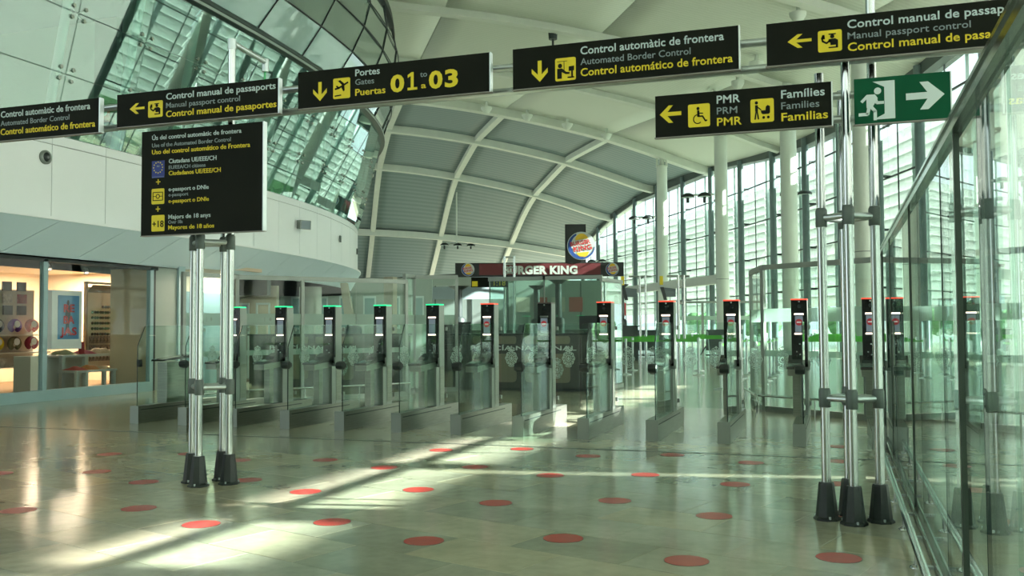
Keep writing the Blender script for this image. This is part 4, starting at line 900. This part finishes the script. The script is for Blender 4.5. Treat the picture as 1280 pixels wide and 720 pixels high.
# ------------------------------------------------------------------ belt barriers
def barrier_row(label, pts, group):
    t = thing('belt_barrier', label, 'barrier', (0, 0, 0), 0, group)
    for i, (x, y) in enumerate(pts):
        ob('barrier_post', MB().tube([(x, y, .02), (x, y, 1.15)], .035, 12).lathe([(.18, 0), (.18, .02), (.05, .05)], (x, y, 0), 16).lathe([(.045, 1.04), (.045, 1.15), (.03, 1.17)], (x, y, 0), 12), ALU, t)
        if i:
            a, b = Vector((*pts[i-1], 0)), Vector((x, y, 0)); L = (b-a).length; M = Matrix.Translation(a) @ Matrix.Rotation(math.atan2(b.y-a.y, b.x-a.x), 4, 'Z')
            ob('tape', MB().box(0, L, -.003, .003, 1.06, 1.115, M), TAPE, t)
for j, yy in enumerate((30, 33, 36.5, 41, 46, 52)):
    sp_ = 2.3; x0 = -yy*.300+.2+(.5 if j % 2 else 0); x1 = .6+.02*yy
    for xa, xb, sd_n in ((x0, -3.5, 'left'), (-1.2, x1, 'right')):
        xs = list(np.arange(xa, xb, sp_))
        if len(xs) > 1: barrier_row('green tape queue barrier line, %s behind the gates, %s half' % (ORD[j], sd_n), [(float(x), yy+.1*math.sin(x)) for x in xs], 'green tape queue barriers')
for j, (x, y0, y1) in enumerate(((-2.75, 23.6, 33), (-1.95, 24, 34))):
    barrier_row('green tape barrier line running away from the gates, %s from the left' % ORD[j], [(x, float(y)) for y in np.arange(y0, y1, 1.7)], 'green tape queue barriers')
# airport seats
for i, (x, y) in enumerate(((-11.0, 47.6), (-9.2, 47.6), (-5.6, 48.5))):
    t = thing('bench_seat', 'dark grey folding desk with white legs in the far hall, %s from the left' % ORD[i], 'desk', (x, y, 0), .2)
    ob('top', MB().prism([(.1, 1.35), (.16, 1.38), (.55, .35), (.48, .32)], -.75, .75, 'YZ'), pbr('seat_grey', (.10, .13, .13), .5), t)
    for dx in (-.7, .7): ob('leg', MB().tube([(dx, .12, 1.3), (dx+.12, .1, 0)], .035, 8), WHITE, t); ob('brace', MB().tube([(dx, .5, .6), (dx-.35, .1, .1)], .03, 8), DARKSTEEL, t)
    ob('rail', MB().box(-.8, .8, 0, .1, .06, .12), DARKSTEEL, t)
# ------------------------------------------------------------------ far hall objects
def LW(x, d): l = (x-640)/1178.8*d; return (l*math.cos(yaw)-d*math.sin(yaw), l*math.sin(yaw)+d*math.cos(yaw))
def ZZ(y, d, x=700): return EYE+(409.1-.0054*(x-640)-y)/1178.8*d
def facing(name, label, cat, x, d, group=None): X, Y = LW(x, d); return thing(name, label, cat, (X, Y, 0), yaw, group)
D = 78; m_px = D/1178.8
WAR = pbr('restaurant_maroon', (.13, .018, .022), .5); RBLK = pbr('restaurant_black', (.012, .016, .016), .4)
bk = facing('restaurant_sign', 'long maroon and black burger restaurant fascia sign across the far hall', 'sign', 569, D)
wz0, wz1 = ZZ(345.5, D), ZZ(328, D); Wd = (780-569)*m_px
ob('fascia', MB().box(0, Wd, 0, .6, wz0, wz1), RBLK, bk); ob('maroon_band', MB().box((599-569)*m_px, (751-569)*m_px, -.04, 0, wz0+.15, wz1-.08), WAR, bk)
lettering('BURGER KING', (629-569)*m_px, (722-569)*m_px, ZZ(342, D), ZZ(331.5, D)-ZZ(342, D), -.08, pbr('fascia_letters', (.52, .58, .52), .5), bk, .05)
LOGOW = pbr('logo_white', (.55, .60, .58), .5); LOGOB = pbr('logo_blue', (.02, .07, .28), .5); LOGOY = pbr('logo_yellow', (.78, .48, .03), .5); LOGOR = pbr('logo_red', (.50, .03, .03), .5)
def logo(parent, cx, cz, r, y):
    d = ob('logo_disc', MB().prism(circ(cx, cz, r, 40), y-.12, y), LOGOW, parent)
    cres = circ(cx, cz, r*.95, 30, PI*.62, PI*1.98)+circ(cx+r*.10, cz+r*.06, r*.82, 30, PI*1.95, PI*.68)
    ob('blue_crescent', MB().prism(cres, y-.135, y-.121), LOGOB, d)
    top = circ(cx+.03*r, cz+.42*r, r*.46, 16, PI*.08, PI*1.02); bot = circ(cx+.10*r, cz-.38*r, r*.44, 16, PI*1.08, PI*1.98)
    ob('bun', MB().prism(top, y-.135, y-.121), LOGOY, d); ob('bun', MB().prism(bot, y-.135, y-.121), LOGOY, d)
    for s_, x0, x1, z, h in (('BURGER', -.76, .68, .10, .30), ('KING', -.60, .72, -.34, .38)):
        e = lettering(s_, x0*r, x1*r, z*r, h*r, 0, LOGOR, d, .035); e.location = (cx, y-.14, cz); e.rotation_euler = (0, -math.radians(9), 0)
logo(bk, (585-569)*m_px, ZZ(336.5, D), .54, -.02); logo(bk, (765.5-569)*m_px, ZZ(337, D), .54, -.02)
tw_o = facing('round_logo_sign', 'large round burger restaurant logo on a black upright panel', 'sign', 707, D)
ob('black_panel', MB().box(0, 26*m_px, 0, .4, ZZ(328, D), ZZ(280, D)), RBLK, tw_o); logo(tw_o, (727-707)*m_px, ZZ(307.5, D), 1.17, -.02)
# restaurant building under the fascia
kb = struct('wall_far', 'pale and dark wall of the restaurant block at the far end', (LW(430, 84)[0], LW(430, 84)[1], 0), yaw)
mp = 84/1178.8
ob('upper_dark_band', MB().prism([(0, ZZ(349, 84)), (150*mp, ZZ(341, 84)), (150*mp, ZZ(350, 84)), (0, ZZ(350, 84))], 0, 2), RBLK, kb)
ob('grey_awning', MB().prism([(ZZ(358, 84), 0), (ZZ(358, 84), .2), (ZZ(374, 84), -1.4), (ZZ(375, 84), -1.4)][:0] or [(0, ZZ(358, 84)), (.2, ZZ(358, 84)), (-1.2, ZZ(374, 84)), (-1.4, ZZ(374, 84))], 40*mp, 200*mp, 'YZ'), pbr('awning_grey', (.30, .36, .38), .5), kb)
ob('white_wall', MB().box(0, 330*mp, 1, 1.4, 0, ZZ(350, 84)), noisy('far_wall', (.40, .46, .42), (.34, .40, .37), .4, .6), kb)
for k in range(7): ob('wall_joint', MB().box((20+k*46)*mp, (20+k*46)*mp+.12, .95, 1, 0, ZZ(352, 84)), CLAMP, kb)
ob('counter_front', MB().box(60*mp, 330*mp, -1.2, -.6, 0, 1.3), DGREY, kb)
for k in range(4): ob('menu_board', MB().box((215+k*22)*mp, (232+k*22)*mp, -.2, -.1, 2.9, 4.2), pbr('menu_red', (.35, .05, .04), .5, emit=(.4, .12, .08), es=.15) if k % 2 else SHW, kb)
# beams above far openings (pale lintels)
bl = struct('beam_2', 'pale grey lintel above the middle door frame', (LW(455, 60)[0], LW(455, 60)[1], 0), yaw)
ob('lintel', MB().box(0, 150*60/1178.8, 0, .5, ZZ(356, 60), ZZ(346, 60)), pbr('lintel_grey', (.30, .35, .31), .5), bl)
# dark slender columns
for i, (x, d, y0, y1) in enumerate(((573, 40, 392, 357), (671, 50, 375, 357), (698, 45, 402, 350), (777, 55, 415, 356))):
    c = facing('floor_lamp_post', 'dark slender pole with flared head in the far hall, %s from the left' % ORD[i], 'pole', x, d)
    ob('shaft', MB().tube([(0, 0, 0), (0, 0, ZZ(y1+4, d))], .16, 12), DARKSTEEL, c); ob('head', MB().lathe([(.16, ZZ(y1+5, d)), (.45, ZZ(y1, d))], n=14), DARKSTEEL, c); ob('sleeve', MB().lathe([(.3, 0), (.3, 1.9), (.2, 2.0)], n=14), DARKSTEEL, c)
# chrome truss tower
tt = facing('truss_tower', 'slim chrome ladder truss in front of the maroon fascia', 'truss', 640, 50); mp5 = 50/1178.8
for dx in (-9*mp5, 3*mp5): ob('upright', MB().tube([(dx, 0, 0), (dx, 0, ZZ(320, 50))], .07, 8), CHROME, tt)
for yy in (321, 330, 334, 341, 352): ob('rung', MB().tube([(-9*mp5, 0, ZZ(yy, 50)), (3*mp5, 0, ZZ(yy, 50))], .05, 8), CHROME, tt)
# small dark info sign with yellow numerals
g1 = facing('gate_number_sign', 'small dark sign with yellow 1:18 numerals above the tall glass screen', 'sign', 589, 44); mp4 = 44/1178.8
ob('panel', MB().box(0, 46*mp4, 0, .12, ZZ(358.5, 44), ZZ(346, 44)), SIGNBLACK, g1); lettering('1:18', 28*mp4, 43*mp4, ZZ(356.5, 44), 7.5*mp4, -.01, YELLOW, g1, .02); ob('plate', MB().box(1*mp4, 8*mp4, -.01, 0, ZZ(357.5, 44), ZZ(351, 44)), YELLOW, g1)
# hanging screens with yellow plates on chrome trusses
for i, (x, d) in enumerate(((800, 42), (848, 34))):
    q = d/1178.8; t = facing('hanging_monitor', 'grey angled monitor with yellow plate on a chrome truss, %s' % ('left one' if i == 0 else 'right one, nearer the round column'), 'monitor', x, d, 'monitors on chrome trusses')
    for dx in (0, 7*q): ob('upright', MB().tube([(dx, 0, 0), (dx, 0, ZZ(345, d))], .05, 8), CHROME, t)
    for yy in (346, 360, 380): ob('rung', MB().tube([(0, 0, ZZ(yy, d)), (7*q, 0, ZZ(yy, d))], .035, 8), CHROME, t)
    ob('screen', MB().prism([(-24*q, ZZ(360, d)), (-5*q, ZZ(362, d)), (-5*q, ZZ(372, d)), (-20*q, ZZ(372, d))], -.3, -.15), pbr('screen_back', (.10, .14, .15), .4), t)
    ob('screen_bezel', MB().prism([(-24*q, ZZ(360, d)), (-20*q, ZZ(360, d)), (-16*q, ZZ(376, d)), (-20*q, ZZ(376, d))], -.34, -.3), DARKSTEEL, t)
    ob('yellow_plate', MB().box(-24*q, -20*q, -.2, -.1, ZZ(357, d), ZZ(346, d)), YELLOW, t)
    ob('frame', MB().tube([(-14*q, 0, ZZ(346, d)), (14*q, 0, ZZ(346, d))], .04, 8), ALUM, t)
for i in range(3):
    e = facing('fire_extinguisher', 'red cylinder by the dark pole in the far hall, %s from the left' % ORD[i], 'extinguisher', 768+i*6, 56, 'red cylinders in the far hall'); ob('body', MB().lathe([(.1, 2.2), (.12, 2.3), (.12, 2.9), (.04, 3.0)], n=12), pbr('ext_red', (.5, .02, .03), .3), e); ob('bracket', MB().box(-.06, .06, .05, .2, 2.3, 2.8), DARKSTEEL, e)
fp_ = facing('far_desk', 'low dark desk beside the belt barriers', 'desk', 767, 43); ob('body', MB().box(0, 1.1, 0, .6, 0, 1.55), DARKSTEEL, fp_); ob('top', MB().box(-.05, 1.15, -.05, .65, 1.55, 1.6), DKGLOSS, fp_)
# glazed lobby below the curtain wall (frames)
lb = struct('window_11', 'glazed entrance lobby below the curtain wall')
Dl = 66; q = Dl/1178.8
for i, (xa, xb) in enumerate(((846, 878), (878, 899), (920, 952))):
    X, Y = LW(xa, Dl); M = Matrix.Translation((X, Y, 0)) @ Matrix.Rotation(yaw, 4, 'Z'); L = (xb-xa)*q
    zt = ZZ(380, Dl); ob('frame', MB().box(0, .08, 0, .08, 0, zt, M).box(L-.08, L, 0, .08, 0, zt, M).box(0, L, 0, .08, zt, zt+.15, M), ALUM, lb); ob('pane', MB().box(.08, L-.08, .03, .05, .1, zt, M), CLEAR, lb)
    ob('frosted_band', MB().box(.1, L-.1, .0, .02, ZZ(401, Dl), ZZ(396, Dl), M), FROST, lb)
# floodlight clusters on columns and ceiling rods
def flood(label, X, Y, z, rz, n=2, hang=None):
    t = thing('floodlight_cluster', label, 'floodlight', (X, Y, z), rz, 'floodlight clusters in the hall')
    if hang: ob('rod', MB().tube([(0, 0, 0), (0, 0, hang-.9)], .08, 10), CREAM, t)
    ob('arm', MB().tube([(-.47, 0, 0), (-1.9, 0, -.05)] if not hang else [(-1.0, 0, 0), (1.2, 0, 0)], .07, 8), ALU, t)
    for k in range(n):
        x = (-1.1-k*1.1) if not hang else (-1.3+k*1.4)
        ob('lamp_head', MB().lathe([(.45, -.05), (.42, .08), (.18, .22)], (x, 0, -.1-.05*k), 12).box(x-.08, x+.08, -.08, .08, -.55, -.1), DARKSTEEL, t)
        ob('reflector', MB().lathe([(.36, -.07), (.38, -.05)], (x, 0, -.1-.05*k), 12), WHITE, t)
flood('floodlight pair on the round column below the PMR sign', -7.13, 62.7, 10.2, .33); flood('floodlight pair on the column nearest the burger sign', -13.2, 74.8, 10.3, .33)
X, Y = W2(31-.6, 95.8); flood('floodlight pair on a grey post right of the round logo', X, Y, 8.6, .33)
X, Y = W2(31-.6, 53); flood('floodlight pair behind the exit sign', X, Y, 9.8, .33)
X, Y = LW(571, 100); flood('floodlight cluster hung from a long ceiling rod', X, Y, ZZ(304, 100), .33, 3, ZZ(228, 100)-ZZ(304, 100))
# downlight cups under the ceiling
def SLP(x, y, z): 
    dx = (x-640)/1178.8; dz = (360-y)/1178.8; v = r2*dx+u2*dz+fw; k = (z-EYE)/v.z; return (v.x*k, v.y*k)
cups = [(-24.77, 65.92, 18.2), (-22.11, 67.66, 17.8), (-19.37, 69.12, 17.2), (-16.67, 70.68, 16.5), (-3.65, 47.96, 14.8), (-4.87, 51.23, 14.75), (-6.53, 54.74, 14.9), (-1.4, 41.42, 14.95)]
for i, (x, y, z) in enumerate(cups):
    c = thing('ceiling_downlight', ('white cup downlight on the roof beam, %s from the left' % ORD[i]) if i < 4 else ('white cup downlight on the cream ceiling, %s from the nearest' % ORD[{7: 0, 4: 1, 5: 2, 6: 3}[i]]), 'downlight', (x, y, z), 0, 'white cup downlights')
    r_ = .42 if i < 4 else .36
    ob('cup', MB().lathe([(r_*1.0, -.10), (r_*.95, -.25), (r_*.5, -.5), (r_*.3, -.55)], n=18), COLUMN, c); ob('stem', MB().tube([(0, 0, -.15), (0, 0, .45)], r_*.25, 8), COLUMN, c)
rod = thing('ceiling_rod', 'black rod with a dark fitting hung above the automated control sign', 'fitting', (-13.5, 45.6, 0)); ob('rod', MB().tube([(0, 0, 15.4), (0, 0, 16.6)], .06, 8), DARKSTEEL, rod); ob('fitting', MB().lathe([(.22, 16.2), (.24, 16.5), (.14, 16.75)], n=12), DARKSTEEL, rod)

# ------------------------------------------------------------------ left background under the mezzanine
lw_ = struct('wall_back_2', 'cream office wall under the mezzanine', (LW(232, 30)[0], LW(232, 30)[1], 0), yaw-.12); q = 30/1178.8
ob('wall', MB().box(0, 118*q, 0, .2, 0, 2.9), CREAMW, lw_); ob('dark_header', MB().box(-.3, 115*q, -.6, -.3, ZZ(369, 29, 300), ZZ(349, 29, 300)), DGREY, lw_)
for x, c in ((65, 'a'), (92, 'b')): ob('door_frame', MB().box(x*q, x*q+.05, -.05, 0, 0, 2.3).box((x+16)*q, (x+16)*q+.05, -.05, 0, 0, 2.3).box(x*q, (x+16)*q+.05, -.05, 0, 2.3, 2.36), WHITE, lw_)
ob('notice_board', MB().box(74*q, 82*q, -.04, 0, 1.6, 2.3), pbr('notice_blue', (.25, .36, .45), .5), lw_); ob('notice_board', MB().box(20*q, 34*q, -.04, 0, 1.5, 2.1), pbr('notice_tan', (.45, .30, .16), .5), lw_)
lamp = bpy.data.lights.new('office_lamp', 'AREA'); lamp.energy = 160; lamp.size = 1.5; lamp.color = (1, .86, .65); lo = bpy.data.objects.new('office_lamp_light', lamp); COL.objects.link(lo); X, Y = LW(285, 26); lo.location = (X, Y, 3.0)
c = struct('column_5', 'cream column behind the left partition', (*LW(388, 36), 0)); ob('shaft', MB().tube([(0, 0, 0), (0, 0, 3.6)], .42, 24), COLUMN, c)
c = struct('column_6', 'square beige column behind the left partition', (*LW(488, 38), 0)); ob('shaft', MB().box(-.2, .2, -.2, .2, 0, 3.6), CREAMW, c)
wb = struct('wall_back_3', 'pale glazed office front in the middle distance', (*LW(350, 46), 0), yaw); q = 46/1178.8
ob('wall', MB().box(0, 190*q, 0, .2, 0, 3.9), noisy('office_pale', (.34, .40, .36), (.28, .34, .31), .5, .6), wb)
for k in range(6): ob('window_frame', MB().box((14+k*30)*q, (30+k*30)*q, -.05, 0, 1.5+.2*(k % 2), 3.1), WHITE, wb); ob('window_glazing', MB().box((16+k*30)*q, (28+k*30)*q, -.07, -.05, 1.6+.2*(k % 2), 3.0), pbr('dim_pane', (.25, .38, .38), .2), wb)
es = struct('trim_4', 'pale sloping escalator balustrade behind the partition', (*LW(425, 34), 0), yaw); q = 34/1178.8
ob('slope', MB().prism([(0, ZZ(352, 34)), (8*q, ZZ(352, 34)), (18*q, ZZ(400, 34)), (6*q, ZZ(400, 34))], 0, .3), CREAMW, es)
sh2 = facing('magazine_rack', 'dark rack with shelves beyond the middle gate', 'rack', 548, 34); q = 34/1178.8
ob('rack_frame', MB().box(0, 40*q, .3, .4, 0, 1.75), DARKSTEEL, sh2)
for k in range(5): ob('shelf', MB().box(0, 40*q, 0, .3, .7+k*.2, .74+k*.2), DARKSTEEL, sh2)
for X_, Y_, e_ in ((-19.5, 14.5, 160), (-20.5, 22, 90), (-21, 30, 90)):  # fill lights added to brighten the upper rooms behind the glass
    ld = bpy.data.lights.new('room_fill', 'AREA'); ld.energy = e_*.35; ld.size = 1.5; ld.color = (.9, 1, .9); lo = bpy.data.objects.new('room_fill_light', ld); COL.objects.link(lo); lo.location = (X_, Y_, 9.4)
# planting on the upper storey and bushes outside
pl = thing('planter', 'green bushy plant on the upper storey behind the glass', 'plant', (-17.3, 17.7, 4.9))
r_ = random.Random(3); lf = MB()
for _ in range(260):
    c_ = Vector((r_.gauss(0, .45), r_.gauss(0, .8), .9+r_.gauss(0, .3))); a_ = Vector((r_.uniform(-1, 1), r_.uniform(-1, 1), r_.uniform(-.6, 1))).normalized()*.14; b_ = a_.cross(Vector((r_.uniform(-1, 1), 0, 1))).normalized()*.045
    lf.add([c_, c_+a_*.5+b_, c_+a_, c_+a_*.5-b_], [(0, 1, 2, 3)])
fo = ob('foliage', lf, noisy('leaf_green', (.03, .14, .04), (.08, .24, .06), 8, .6), pl); fo['kind'] = 'stuff'
ob('trough', MB().box(-.4, .4, -1.2, 1.2, 0, .5), CLAMP, pl)
for i in range(8):
    s = 34+i*10.5; X, Y = W2(tw(s)+12+3*math.sin(i*2.1), s); hb = MB(); rr_ = random.Random(i)
    for _ in range(14):
        c_ = (rr_.gauss(0, 1.4), rr_.gauss(0, 1.8), 1.2+rr_.random()*1.3); hb.lathe([(.05, -.9), (.8, -.5), (1.0, 0), (.8, .5), (.05, .9)], c_, 7, smooth=False)
    tag(ob('bush', hb, noisy('bush_green', (.06, .16, .06), (.10, .22, .08), 3, .8), None, None, (X, Y, 0)), 'green bush outside the curtain wall, %s from the near end' % ORD[i], 'bush', 'bushes outside the curtain wall')
